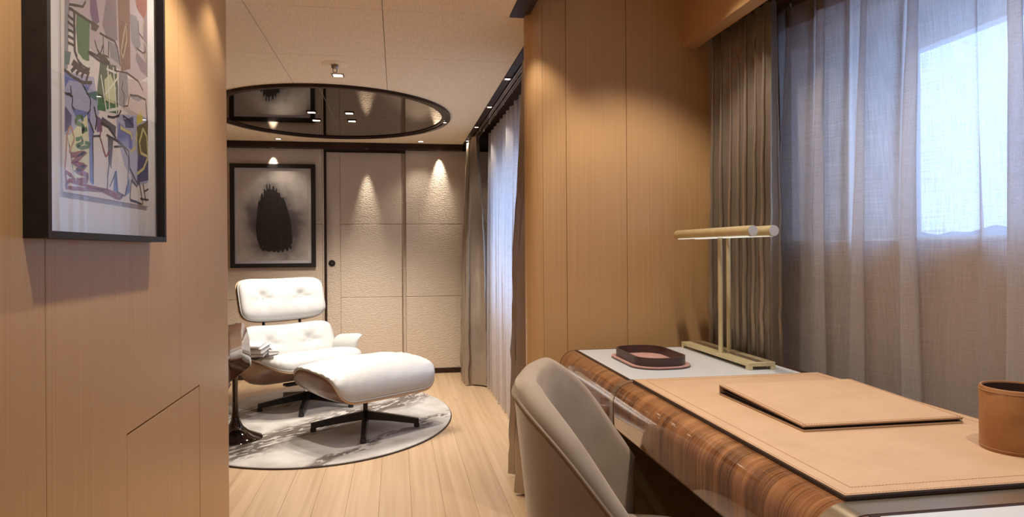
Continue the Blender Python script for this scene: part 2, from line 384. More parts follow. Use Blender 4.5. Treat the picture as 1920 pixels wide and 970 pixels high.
# ================================================================== THE ROOM
CZ = 2.13          # low ceiling
NZ = 2.32          # ceiling over the desk niche
fl = structure(box('floor', (-2.5, -1.7, -.08), (1.9, 6.65, -.012), 'floorbed'), 'pale wood plank floor running from the desk room to the back wall', 'floor')
pw = .1442; x0 = -.521 - 13 * pw; pm = {}
for c in range(28):
    y = -1.7 - random.random() * 1.2; xx = x0 + c * pw
    while y < 6.5:
        ln = random.choice((3.4, 3.8, 4.2)); a, b = max(y, -1.7), min(y + ln, 6.6); y += ln
        if b - a < .02: continue
        key = round(b - a, 3)
        o = box('plank', (-pw / 2 + .0003, -(b - a) / 2 + .0003, -.012), (pw / 2 - .0003, (b - a) / 2 - .0003, 0), 'plank', fl, .0007, 1)
        o.location = (xx + pw / 2, (a + b) / 2, 0)

# ---- ceiling
ce = structure(box('ceiling', (-2.5, -1.7, CZ + .012), (.474, 6.65, 2.25), 'seam'), 'woven beige panelled ceiling over the passage and lounge', 'ceiling')
box('ceiling_edge_panel', (.474, 2.88, CZ + .012), (.61, 6.65, 2.25), 'seam', ce)
xs = [-2.5, -2.21, -1.67, -1.13, -.59, -.052, .61]; ys = [-1.7, .06, 1.46, 2.862, 3.565, 6.6]
for i in range(len(xs) - 1):
    for j in range(len(ys) - 1):
        xb = min(xs[i + 1], .474) if j < 3 else xs[i + 1]
        box('ceiling_panel', (xs[i] + .0012, ys[j] + .0012, CZ), (xb - .0012, ys[j + 1] - .0012, CZ + .013), 'ceil', ce, .001, 1)
structure(box('ceiling_niche', (.474, -1.7, NZ), (1.95, 2.95, NZ + .08), 'ceil'), 'raised beige ceiling over the desk niche', 'ceiling')
structure(box('trim_1', (.474, -1.7, CZ - .002), (.552, 2.872, NZ), 'dark'), 'dark glossy ceiling beam beside the wooden pillar', 'trim')
t2 = structure(box('trim_2', (.61, 2.93, CZ - .004), (.648, 6.55, 2.215), 'dark'), 'dark lacquered edge along the ceiling by the lounge curtains', 'trim')
structure(box('ceiling_pocket', (.61, 2.93, 2.215), (1.1, 6.65, 2.26), 'dark'), 'dark curtain pocket above the lounge sheers', 'ceiling')
structure(box('trim_3', (-2.4, 6.408, 2.077), (.61, 6.52, CZ), 'dark', None, .002), 'dark lacquered crown strip along the top of the back wall', 'trim')

# ---- wall_left : veneered passage wall with a flush cupboard door and a rounded end
wl = structure(box('wall_left', (-.755, -1.7, 0), (-.65, 2.735, CZ + .02), 'seam'), 'honey wood veneer wall on the left with a rounded end', 'wall')
g = .0011
def wpanel(poly): prism('veneer_panel', poly, 'x', -.651, -.63, 'wood', wl)
for a, b in ((-1.7, -.2), (-.2, .587), (.587, 1.375)): wpanel([(a + g, 0), (b - g, 0), (b - g, CZ), (a + g, CZ)])
DA, DB, DZ = 1.753, 2.357, .72
wpanel([(1.375 + g, 0), (DA - g * 1.6, 0), (DA - g * 1.6, DZ + g * 1.6), (2.163 - g, DZ + g * 1.6), (2.163 - g, CZ), (1.375 + g, CZ)])
wpanel([(2.163 + g, DZ + g * 1.6), (DB + g * 1.6, DZ + g * 1.6), (DB + g * 1.6, 0), (2.735, 0), (2.735, CZ), (2.163 + g, CZ)])
half = [(-.6925 - .0625 * math.cos(PI * i / 16), 2.735 + .0625 * math.sin(PI * i / 16)) for i in range(17)]
prism('rounded_end', half, 'z', 0, CZ, 'wood', wl, math.radians(30))
d2 = structure(empty('door_2', (-.64, (DA + DB) / 2, 0)), 'flush cupboard door low in the left wood wall', 'door')
def child(o, p): o.parent = p; o.matrix_parent_inverse = Matrix.Translation(-Vector(p.location)); return o
child(box('door_leaf', (-.6495, DA + g, .004), (-.6305, DB - g, DZ - .003), 'wood', None, .0012, 1), d2)

# ---- wall_right : wing partition behind the desk with bullnose end
wr = structure(box('wall_right', (.598, 2.82, 0), (1.95, 2.928, NZ), 'wood'), 'honey wood partition between the desk and the lounge', 'wall')
for a, b in ((.598, .698), (.698, .96), (.96, 1.48)):
    box('veneer_panel', (a + .0008, 2.80, 0), (b - .0008, 2.821, NZ), 'wood', wr, .0008, 1)
half = [(.598 - .064 * math.sin(PI * i / 20), 2.864 - .064 * math.cos(PI * i / 20)) for i in range(21)]
prism('rounded_end', half, 'z', 0, NZ, 'wood', wr, math.radians(30))

# ---- hidden walls that close the space
structure(box('wall_front', (-2.5, 2.80, 0), (-.76, 2.93, CZ + .02), 'wood'), 'hidden wood wall left of the passage', 'wall')
structure(box('wall_far_left', (-2.5, 2.93, 0), (-2.4, 6.65, CZ + .02), 'leatherwall'), 'lounge wall out of view on the left', 'wall')
structure(box('wall_rear', (-.76, -1.8, 0), (1.95, -1.7, NZ + .05), 'wood'), 'wood wall behind the camera', 'wall')

# ---- wall_back : embossed leather panels, sliding door
wb = structure(box('wall_back', (-2.5, 6.55, 0), (1.1, 6.66, 2.25), 'seam'), 'embossed beige leather wall behind the lounge chair', 'wall')
rows = [(.042, .717), (.717, 1.392), (1.392, 2.078)]
def lp(xa, xb, za, zb, yf, parent, name='leather_panel'):
    return box(name, (xa + .0012, yf, za + .0012), (xb - .0012, 6.551, zb - .0012), 'leatherwall', parent, .004, 2)
for za, zb in rows:
    lp(-2.4, -1.53, za, zb, 6.487, wb); lp(-1.53, -.668, za, zb, 6.487, wb); lp(.082, .95, za, zb, 6.487, wb)
box('edge_strip', (-.667, 6.485, .042), (-.655, 6.551, 2.078), 'leatherwall', wb, .002)
box('door_jamb', (-.654, 6.490, .0), (-.634, 6.551, 2.078), 'dark', wb)
structure(box('baseboard_back', (-2.4, 6.470, 0), (.95, 6.549, .040), 'dark'), 'dark baseboard along the back wall', 'baseboard')
d1 = structure(empty('door_1', (-.28, 6.53, 0)), 'recessed leather sliding door with round black pull', 'door')
child(box('door_side_strip', (-.634, 6.520, .042), (-.512, 6.551, 2.055), 'leatherwall', None, .002), d1)
child(box('door_side_strip', (.046, 6.543, .042), (.082, 6.551, 2.055), 'leatherwall', None, .002), d1)  # right strip set deeper so it darkens, shaping the shaded band at the door edge
for za, zb in ((.042, .717), (.717, 1.392), (1.392, 2.055)):
    child(box('door_panel', (-.511, 6.512, za + .0012), (.045, 6.551, zb - .0012), 'leatherwall', None, .004), d1)
hd = lathe('round_pull', [(0, -.001), (.030, -.001), (.030, .006), (.022, .008), (.020, .003), (0, .003)], 'frame', None, n=28)
hd.rotation_euler = (PI / 2, 0, 0); hd.location = (-.589, 6.520, 1.035); child(hd, d1)
gr = box('grip', (-.010, -.002, 0), (.010, .002, .006), 'steel', hd)

# ---- lounge window wall behind the sheers
def wall_with_hole(name, xa, xb, ya, yb, za, zb, hy0, hy1, hz0, hz1, mat, label):
    r = box(name, (xa, ya, za), (xb, yb, hz0), mat); structure(r, label, 'wall')
    box('wall_piece', (xa, ya, hz1), (xb, yb, zb), mat, r); box('wall_piece', (xa, ya, hz0), (xb, hy0, hz1), mat, r); box('wall_piece', (xa, hy1, hz0), (xb, yb, hz1), mat, r)
    return r
wall_with_hole('wall_lounge_side', .95, 1.08, 2.928, 6.56, 0, 2.22, 3.5, 5.6, .72, 1.75, 'wallpaint', 'lounge side wall hidden behind the curtains')
wn2 = structure(empty('window_2', (1.02, 4.55, .72)), 'lounge window behind the sheer curtain', 'window')
child(box('pane', (1.03, 3.5, .72), (1.036, 5.6, 1.75), 'glass'), wn2)
for a, b in ((3.5, 3.54), (5.56, 5.6), (4.53, 4.57)): child(box('window_frame', (1.01, a, .72), (1.05, b, 1.75), 'whitepaint'), wn2)

# ---- desk-side window wall: deep pale reveal
WX, GX, SILL, WT = 1.535, 1.75, 1.17, 1.93
ww = structure(box('wall_window', (WX, -1.7, 0), (1.95, 2.82, SILL), 'wallpaint'), 'wall under the desk window seen through the sheer', 'wall')
box('wall_piece', (WX, -1.7, WT), (1.95, 2.82, NZ + .02), 'wallpaint', ww)
box('wall_piece', (WX, 2.50, SILL), (1.95, 2.82, WT), 'whitepaint', ww)
box('wall_piece', (WX, -1.7, SILL), (1.95, -1.0, WT), 'whitepaint', ww)
wn = structure(empty('window_1', (GX, 1, SILL)), 'desk window in a deep pale reveal behind the sheer', 'window')
for lo, hi in (((GX, 2.134, SILL), (1.80, 2.50, WT)), ((GX, -1.0, 1.82), (1.80, 2.134, WT)), ((GX, -1.0, SILL), (1.80, 2.134, SILL + .012)), ((GX, -1.0, SILL + .012), (1.80, -.9, 1.82))):
    child(box('window_frame', lo, hi, 'whitepaint', None, .003), wn)
child(box('window_sill', (WX - .012, -1.0, SILL - .002), (GX, 2.50, SILL + .006), 'whitepaint', None, .002), wn)
child(box('pane', (1.772, -.9, SILL + .012), (1.778, 2.134, 1.82), 'glass'), wn)

# ---- pelmet over the desk curtains
pl = structure(empty('trim_4', (1.246, .5, 2.01)), 'wooden pelmet hiding the curtain track above the desk', 'trim')
child(box('pelmet_board', (1.216, -1.6, 2.010), (1.277, 2.80, NZ), 'wood', None, .001), pl)

# ---- far shore outside the desk window
def shore():
    v, f = [], []; n = 90
    for i in range(n + 1):
        y = -200 + 700 * i / n; h = 4 + 4.5 * (noise.noise(Vector((y * .012, 3, 1))) + 1) + 3.0 * noise.noise(Vector((y * .07, 7, 2)))
        v += [(300, y, -6), (300 + 10, y, h * .8), (330, y, h + 3), (420, y, -6)]
    for i in range(n):
        for k in range(3): f.append((4 * i + k, 4 * i + k + 1, 4 * i + 5 + k, 4 * i + 4 + k))
    return tag(mesh('wooded_shore', v, f, 'hill', None, True), 'distant bluish wooded shoreline outside the desk window', 'hills')
shore()

# ================================================================== LIGHT FITTINGS
def downlight(name, loc, label, group, watts, angle=110, blend=.6, size=.05, shape='square', aim=None, color=LAMP, bez='steel', radius=.03):
    e = empty(name, loc); tag(e, label, 'downlight', group)
    s = size
    if shape == 'square':
        bm = bmesh.new()
        o_, i_ = s / 2 + .008, s / 2
        for lo, hi in (((-o_, -o_, -.004), (o_, -i_, .002)), ((-o_, i_, -.004), (o_, o_, .002)), ((-o_, -i_, -.004), (-i_, i_, .002)), ((i_, -i_, -.004), (o_, i_, .002))): bm_box(bm, lo, hi)
        me = bpy.data.meshes.new('bezel'); bm.to_mesh(me); bm.free(); link('bezel', me, bez, e)
        box('lens', (-i_, -i_, -.0015), (i_, i_, .001), 'lens', e)
    else:
        lathe('bezel', [(s / 2, -.003), (s / 2 + .007, -.003), (s / 2 + .007, .001), (s / 2, .001)], bez, e, n=20)
        lathe('lens', [(0, -.0015), (s / 2, -.0015), (s / 2, .001), (0, .001)], 'lens', e, n=20)
    ld = bpy.data.lights.new(name + '_light', 'SPOT'); ld.energy = watts; ld.color = color; ld.spot_size = math.radians(angle); ld.spot_blend = blend; ld.shadow_soft_size = radius
    lo = bpy.data.objects.new(name + '_light', ld); COL.objects.link(lo); lo.parent = e; lo.location = (0, 0, -.012 - radius * .2)
    if aim:
        d = Vector(aim) - Vector(loc); lo.rotation_euler = d.to_track_quat('-Z', 'Y').to_euler()
    return e

# oval mirror in the ceiling
MX, MY, MA, MB = -.45, 5.14, .845, .965
om = empty('ceiling_mirror', (MX, MY, CZ)); tag(om, 'oval dark bronze ceiling mirror with a dark rim above the lounge chair', 'mirror')
def ring(name, s0, s1, za, zb, mat):
    v, f = [], []; n = 96
    for i in range(n):
        a = 2 * PI * i / n; c, s = math.cos(a), math.sin(a)
        for off, z in ((s0, za), (s1, za), (s1, zb), (s0, zb)): v.append(((MA + off) * c, (MB + off) * s, z))
    for i in range(n):
        j = (i + 1) % n
        for k in range(4): f.append((4 * i + k, 4 * j + k, 4 * j + (k + 1) % 4, 4 * i + (k + 1) % 4))
    o = mesh(name, v, f, mat, om, True); o.data.set_sharp_from_angle(angle=math.radians(40)); return o
ring('outer_rim', -.034, 0, -.020, .001, 'dark'); ring('inner_rim', -.062, -.032, -.013, .001, 'dark')
CS = (-.454 - MX, 5.16 - MY)
for q in range(4):
    a0 = q * 90; pts = []
    for i in range(25):
        a = math.radians(a0 + 90 * i / 24); pts.append(((MA - .045) * math.cos(a), (MB - .045) * math.sin(a)))
    sx = 1 if q in (0, 3) else -1; sy = 1 if q in (0, 1) else -1
    pts = [(max(p[0], .0016) if sx > 0 else min(p[0], -.0016), max(p[1], .0016) if sy > 0 else min(p[1], -.0016)) for p in pts] + [(.0016 * sx, .0016 * sy)]
    prism('mirror_pane', pts, 'z', -.007, -.002, 'mirror', om)
for i, (lx, ly, lab) in enumerate(((-.584, 5.0, 'front left'), (-.326, 5.0, 'front right'), (-.584, 5.30, 'rear left'), (-.326, 5.30, 'rear right'))):
    downlight('square_downlight', (lx, ly, CZ - .009), 'square downlight set in the oval ceiling mirror, ' + lab + ' of the four', 'downlights in the mirror', MIRROR_W, 120, .7, .05, bez='dark')
downlight('square_downlight', (-.318, 3.955, CZ - .001), 'square ceiling downlight just behind the sprinkler', 'ceiling downlights of the lounge', CEIL_W, 110, .8, .05)
downlight('square_downlight', (-1.012, 6.262, CZ - .001), 'square ceiling downlight above the black framed charcoal drawing', 'ceiling downlights of the lounge', CEIL_W * .14, 100, .8, .04)
downlight('square_downlight', (.218, 6.262, CZ - .001), 'square ceiling downlight to the right of the oval mirror near the back wall', 'ceiling downlights of the lounge', CEIL_W * .14, 100, .8, .04)
for x, lab in ((-1.093, 'above the charcoal drawing'), (-.27, 'above the sliding door'), (.395, 'nearest the lounge curtains')):
    downlight('wall_wash_spot', (x, 6.440, 2.0765), 'small round spot under the dark crown strip ' + lab, 'wall washing spots', WASH_W * (1.5 if x == -.27 else 1), 42 if x != -.27 else 30, 1.0, .026, 'round', (x, 6.63 if x != -.27 else 6.50, 1.08), radius=.012)
for i, (y, lab) in enumerate(((3.892, 'nearest the wooden pillar'), (4.675, 'second from the wooden pillar'), (5.456, 'third from the wooden pillar'), (6.156, 'closest to the back wall'))):
    downlight('edge_spot', (.629, y, CZ - .0045), 'tiny square spot in the dark ceiling edge, ' + lab, 'spots in the dark ceiling edge', TRIM_W, 100, .6, .026, radius=.012)
downlight('rim_spot', (MX + MA - .034, MY + .06, CZ - .0205), 'tiny spot in the right end of the mirror rim', 'mirror rim spot', .6, 90, .6, .018, radius=.008)
# fittings over the passage and desk, out of the frame above
downlight('square_downlight', (-.29, 2.02, CZ - .001), 'passage downlight close to the left wood wall', 'passage downlights', PASS_W * 2.1, 130, .6, .05, radius=.010)
downlight('square_downlight', (-.50, 2.52, CZ - .001), 'passage downlight grazing the rounded end of the left wood wall', 'passage downlights', PASS_W * .35, 100, .6, .05, radius=.015)
downlight('square_downlight', (.515, 2.615, CZ - .003), 'passage downlight beside the wooden pillar', 'passage downlights', PASS_W * .55, 76, .7, .04, aim=(.565, 2.80, 1.25), radius=.015)
downlight('square_downlight', (-.27, 1.02, CZ - .001), 'passage downlight beside the near edge of the colourful painting', 'passage downlights', PASS_W * 1.8, 130, .7, .05, radius=.012)
for y, lab in ((2.28, 'far'), (1.45, 'middle'), (.6, 'near')):
    downlight('square_downlight', (.92, y, NZ - .001), lab + ' downlight in the raised ceiling over the desk', 'desk downlights', DESK_W, 98, .5, .05, radius=.025)

# sprinkler
sp = empty('sprinkler', (-.315, 3.728, CZ)); tag(sp, 'brass fire sprinkler on a round cover plate in the ceiling', 'sprinkler')
lathe('cover_plate', [(0, -.004), (.066, -.004), (.070, -.001), (.070, .001), (0, .001)], 'ceil', sp, n=40)
lathe('body', [(0, -.024), (.014, -.024), (.019, -.018), (.019, -.014), (.016, -.011), (.021, -.008), (.021, -.004), (0, -.004)], 'steel', sp, n=24)
for s in (-1, 1): tube('frame_arm', [(s * .010, 0, -.022), (s * .011, 0, -.034), (s * .004, 0, -.046)], .0025, 'steel', sp, 8)
lathe('deflector', [(0, -.050), (.012, -.050), (.012, -.047), (0, -.046)], 'steel', sp, n=16)

# ================================================================== CURTAINS
def curtain(name, path, zb, zt, folds, amp, mat, label, cat='curtain', seed=0, wr=0.0, flare=.35, pinch=.45, nz=44, hem=None, header=None, lat=.13):
    """path: polyline (x,y); pleats swing at right angles to it"""
    P = [Vector((*p, 0)) for p in path]; L = [0]
    for i in range(len(P) - 1): L.append(L[-1] + (P[i + 1] - P[i]).length)
    tot = L[-1]
    def at(s):
        s = max(0, min(1, s)) * tot; k = 0
        while k < len(P) - 2 and s > L[k + 1]: k += 1
        d = (P[k + 1] - P[k]).normalized(); return P[k] + d * (s - L[k]), d
    nu = max(folds, 4) * 20
    def fn(u, v):
        z = zb + (zt - zb) * v
        t = 1 - v
        ph = 2 * PI * (folds * u + .35 * noise.noise(Vector((u * folds * .8, t * .6, seed))) + .12 * noise.noise(Vector((u * folds * 1.7, t * 1.8, seed + 5))))
        a = amp * (pinch + (1 - pinch) * min(1, t * 2.2)) * (1 + flare * t) * (1 + .45 * noise.noise(Vector((u * folds * .55, 2, seed))))
        p, d = at(u + lat / folds * math.sin(2 * ph) * (.5 + .5 * t)); nrm = Vector((d.y, -d.x, 0))
        off = a * (math.sin(ph) + .18 * math.sin(3 * ph + 1))
        if wr: off += wr * t * (noise.noise(Vector((u * tot * 9, z * 7, seed))) + .6 * noise.noise(Vector((u * tot * 21, z * 15, seed + 3))))
        q = p + nrm * off; return (q.x, q.y, z)
    o = grid(name, fn, nu, nz, mat, uv=(tot * 1.6, zt - zb))
    tag(o, label, cat)
    if header:
        h = grid('header_tape', lambda u, v: fn(u, 1 - header / (zt - zb) * (1 - v)), nu, 3, 'header', o, uv=(tot * 1.6, header))
        h.location = (-.0012, 0, 0)
    return o
cdk = curtain('satin_drape', [(1.342, 2.755), (1.355, 2.66), (1.366, 2.50), (1.368, 2.33)], .015, 2.06, 7, .034, 'satin', 'gathered taupe satin drape beside the desk lamp', seed=3, wr=.014, flare=.3, pinch=.6, lat=.24)
curtain('sheer_curtain', [(1.464, 2.47), (1.464, .1), (1.464, -.9)], .02, 2.045, 14, .036, 'sheer', 'sheer linen curtain across the desk window', seed=11, flare=.15, pinch=.7, nz=30, header=.075, lat=.30)
curtain('satin_drape', [(.665, 6.38), (.64, 6.15), (.66, 5.70)], .012, 2.108, 4, .055, 'satin', 'taupe satin drape at the far end of the lounge sheer near the back wall', seed=21, lat=.22, wr=.014, flare=.8, pinch=.45)
curtain('sheer_curtain', [(.765, 5.68), (.765, 3.5)], .012, 2.108, 14, .026, 'sheerfar', 'pale sheer curtain along the lounge window', seed=31, flare=.5, pinch=.6, nz=30)
curtain('satin_drape', [(.655, 3.48), (.64, 3.3), (.63, 3.04)], .012, 2.108, 2, .050, 'satin', 'taupe satin drape hanging right behind the wooden pillar', seed=45, wr=.010, flare=.9, pinch=.35)
# tracks
def track(name, x, y0, y1, z, label, n):
    t = empty(name, (x, (y0 + y1) / 2, z)); tag(t, label, 'curtain track')
    h = (y1 - y0) / 2
    box('rail', (-.011, -h, 0), (.011, h, .012), 'steel', t); box('slot', (-.003, -h, -.001), (.003, h, .001), 'seam', t)
    for i in range(n):
        yy = -h + 2 * h * (i + .5) / n; tube('glider', [(0, yy, .0), (0, yy, -.02)], .0035, 'whitepaint', t, 6)
    return t
track('curtain_track', .668, 2.95, 6.4, 2.124, 'metal curtain track on the room side above the lounge drapes', 6)
track('curtain_track', .700, 2.95, 6.4, 2.124, 'metal curtain track above the pale lounge sheer', 10)
track('curtain_track', 1.372, -.9, 2.78, 2.075, 'metal curtain track above the satin drape by the desk', 6)
track('curtain_track', 1.464, -.9, 2.78, 2.067, 'metal curtain track above the desk sheer', 14)

# ================================================================== PICTURES
def frame_bars(parent, axis, a0, a1, z0, z1, w_, d0, d1):
    """mitred bars: axis 'x' picture lies in YZ at x=d0..d1, axis 'y' lies in XZ"""
    o = [(a0, z0), (a1, z0), (a1, z1), (a0, z1)]; i = [(a0 + w_, z0 + w_), (a1 - w_, z0 + w_), (a1 - w_, z1 - w_), (a0 + w_, z1 - w_)]
    for k in range(4):
        l_ = (k + 1) % 4
        child(prism('frame_bar', [o[k], o[l_], i[l_], i[k]], axis, d0, d1, 'frame'), parent)
pf = empty('framed_painting', (-.63, 1.64, 1.175)); tag(pf, 'tall black framed colourful abstract painting on the left wood wall', 'picture')
FY0, FY1, FZ0, FZ1 = 1.300, 1.916, 1.175, 2.02
frame_bars(pf, 'x', FY0, FY1, FZ0, FZ1, .013, -.63, -.590)
child(box('matboard', (-.628, FY0 + .01, FZ0 + .01), (-.6105, FY1 - .01, FZ1 - .01), 'matboard'), pf)
child(box('paper_sheet', (-.610, 1.393, 1.262), (-.6065, 1.837, 1.945), 'paper', None, .0008, 1), pf)
ART_COL = {'mauvel': (.42, .35, .37), 'bluel': (.33, .33, .46), 'pinkl': (.48, .38, .35), 'grey': (.22, .21, .24), 'green': (.055, .15, .05), 'purple': (.14, .075, .17), 'mauve': (.21, .16, .19), 'brown': (.19, .095, .065), 'rust': (.25, .085, .06),
           'dkbrown': (.045, .028, .024), 'dkgreen': (.045, .085, .04), 'lime': (.46, .48, .26), 'teal': (.07, .14, .14), 'blue': (.12, .14, .36), 'navy': (.06, .06, .14),
           'cream': (.60, .58, .34), 'dkgrey': (.07, .065, .075), 'yellow': (.50, .40, .05), 'olive': (.11, .085, .025), 'ink': (.018, .012, .014), 'white': (.62, .60, .50),
           'olivel': (.42, .35, .24), 'red': (.23, .035, .028), 'orange': (.42, .20, .10), 'yellowl': (.52, .44, .18), 'greyl': (.20, .18, .18)}
for k, c in ART_COL.items(): M['art_' + k] = principled('paint_' + k, c, .7)
ART_PATCH= [('mauvel',[(1.403,1.635),(1.842,1.798),(1.838,1.584),(1.771,1.555),(1.655,1.557),(1.554,1.554),(1.477,1.566),(1.42,1.574),(1.402,1.594)]),('bluel',[(1.401,1.486),(1.527,1.507),(1.552,1.44),(1.512,1.382),(1.399,1.369)]),('bluel',[(1.638,1.453),(1.836,1.489),(1.833,1.321),(1.757,1.307),(1.682,1.347),(1.644,1.403)]),('pinkl',[(1.654,1.539),(1.838,1.571),(1.836,1.485),(1.717,1.466),(1.653,1.478)]),('grey',[(1.403,1.635),(1.423,1.643),(1.42,1.618),(1.413,1.495),(1.399,1.489)]),('green',[(1.451,1.61),(1.509,1.614),(1.505,1.534),(1.477,1.528),(1.456,1.533),(1.448,1.583)]),('purple',[(1.51,1.669),(1.537,1.679),(1.555,1.629),(1.528,1.612),(1.511,1.631)]),('mauve',[(1.569,1.627),(1.591,1.696),(1.642,1.718),(1.648,1.617),(1.589,1.608)]),('brown',[(1.65,1.721),(1.722,1.744),(1.723,1.575),(1.67,1.555),(1.656,1.619)]),('rust',[(1.748,1.763),(1.842,1.798),(1.834,1.744),(1.81,1.719),(1.765,1.73)]),('grey',[(1.722,1.702),(1.765,1.71),(1.79,1.649),(1.763,1.625),(1.729,1.641)]),('mauve',[(1.763,1.625),(1.841,1.613),(1.841,1.582),(1.789,1.586),(1.754,1.606)]),('mauve',[(1.81,1.719),(1.842,1.743),(1.841,1.613),(1.813,1.619),(1.805,1.68)]),('grey',[(1.603,1.603),(1.648,1.607),(1.659,1.568),(1.61,1.57)]),('dkbrown',[(1.516,1.619),(1.555,1.62),(1.538,1.603),(1.515,1.6)]),('dkbrown',[(1.537,1.555),(1.554,1.566),(1.588,1.564),(1.61,1.555),(1.561,1.55)]),('dkgreen',[(1.557,1.546),(1.64,1.56),(1.65,1.514),(1.649,1.456),(1.545,1.444),(1.543,1.489)]),('lime',[(1.577,1.514),(1.609,1.535),(1.639,1.511),(1.63,1.473),(1.583,1.472)]),('green',[(1.546,1.478),(1.573,1.467),(1.646,1.476),(1.645,1.458),(1.542,1.443)]),('teal',[(1.488,1.465),(1.543,1.483),(1.539,1.46)]),('teal',[(1.401,1.525),(1.427,1.53),(1.419,1.504),(1.401,1.499)]),('blue',[(1.399,1.489),(1.447,1.485),(1.52,1.495),(1.494,1.469),(1.464,1.481),(1.418,1.475),(1.401,1.456)]),('blue',[(1.426,1.425),(1.509,1.431),(1.506,1.408),(1.445,1.411)]),('navy',[(1.401,1.423),(1.428,1.41),(1.425,1.386),(1.4,1.374)]),('dkbrown',[(1.438,1.52),(1.462,1.515),(1.483,1.513),(1.504,1.517),(1.498,1.504),(1.458,1.501),(1.427,1.506)]),('grey',[(1.655,1.548),(1.703,1.564),(1.71,1.509),(1.685,1.478),(1.653,1.478)]),('grey',[(1.71,1.512),(1.806,1.523),(1.77,1.509),(1.735,1.508)]),('cream',[(1.411,1.366),(1.494,1.424),(1.502,1.358),(1.498,1.297),(1.438,1.288),(1.424,1.342)]),('blue',[(1.503,1.419),(1.523,1.395),(1.52,1.286),(1.504,1.292),(1.502,1.353)]),('purple',[(1.538,1.431),(1.565,1.428),(1.565,1.402),(1.538,1.397)]),('dkgrey',[(1.565,1.434),(1.637,1.426),(1.633,1.398),(1.593,1.415),(1.558,1.418)]),('blue',[(1.64,1.393),(1.653,1.438),(1.733,1.424),(1.728,1.388),(1.652,1.389)]),('navy',[(1.684,1.45),(1.738,1.467),(1.741,1.441),(1.692,1.433)]),('yellow',[(1.76,1.471),(1.787,1.487),(1.805,1.469),(1.76,1.451)]),('olive',[(1.76,1.448),(1.834,1.475),(1.837,1.373),(1.767,1.357)]),('navy',[(1.767,1.38),(1.837,1.397),(1.836,1.328),(1.757,1.314)]),('dkgrey',[(1.593,1.398),(1.622,1.397),(1.61,1.329),(1.595,1.342)]),('blue',[(1.628,1.326),(1.639,1.33),(1.648,1.282),(1.62,1.283)]),('blue',[(1.69,1.295),(1.715,1.326),(1.714,1.288),(1.685,1.276)]),('grey',[(1.728,1.34),(1.757,1.314),(1.766,1.308),(1.723,1.311)])]
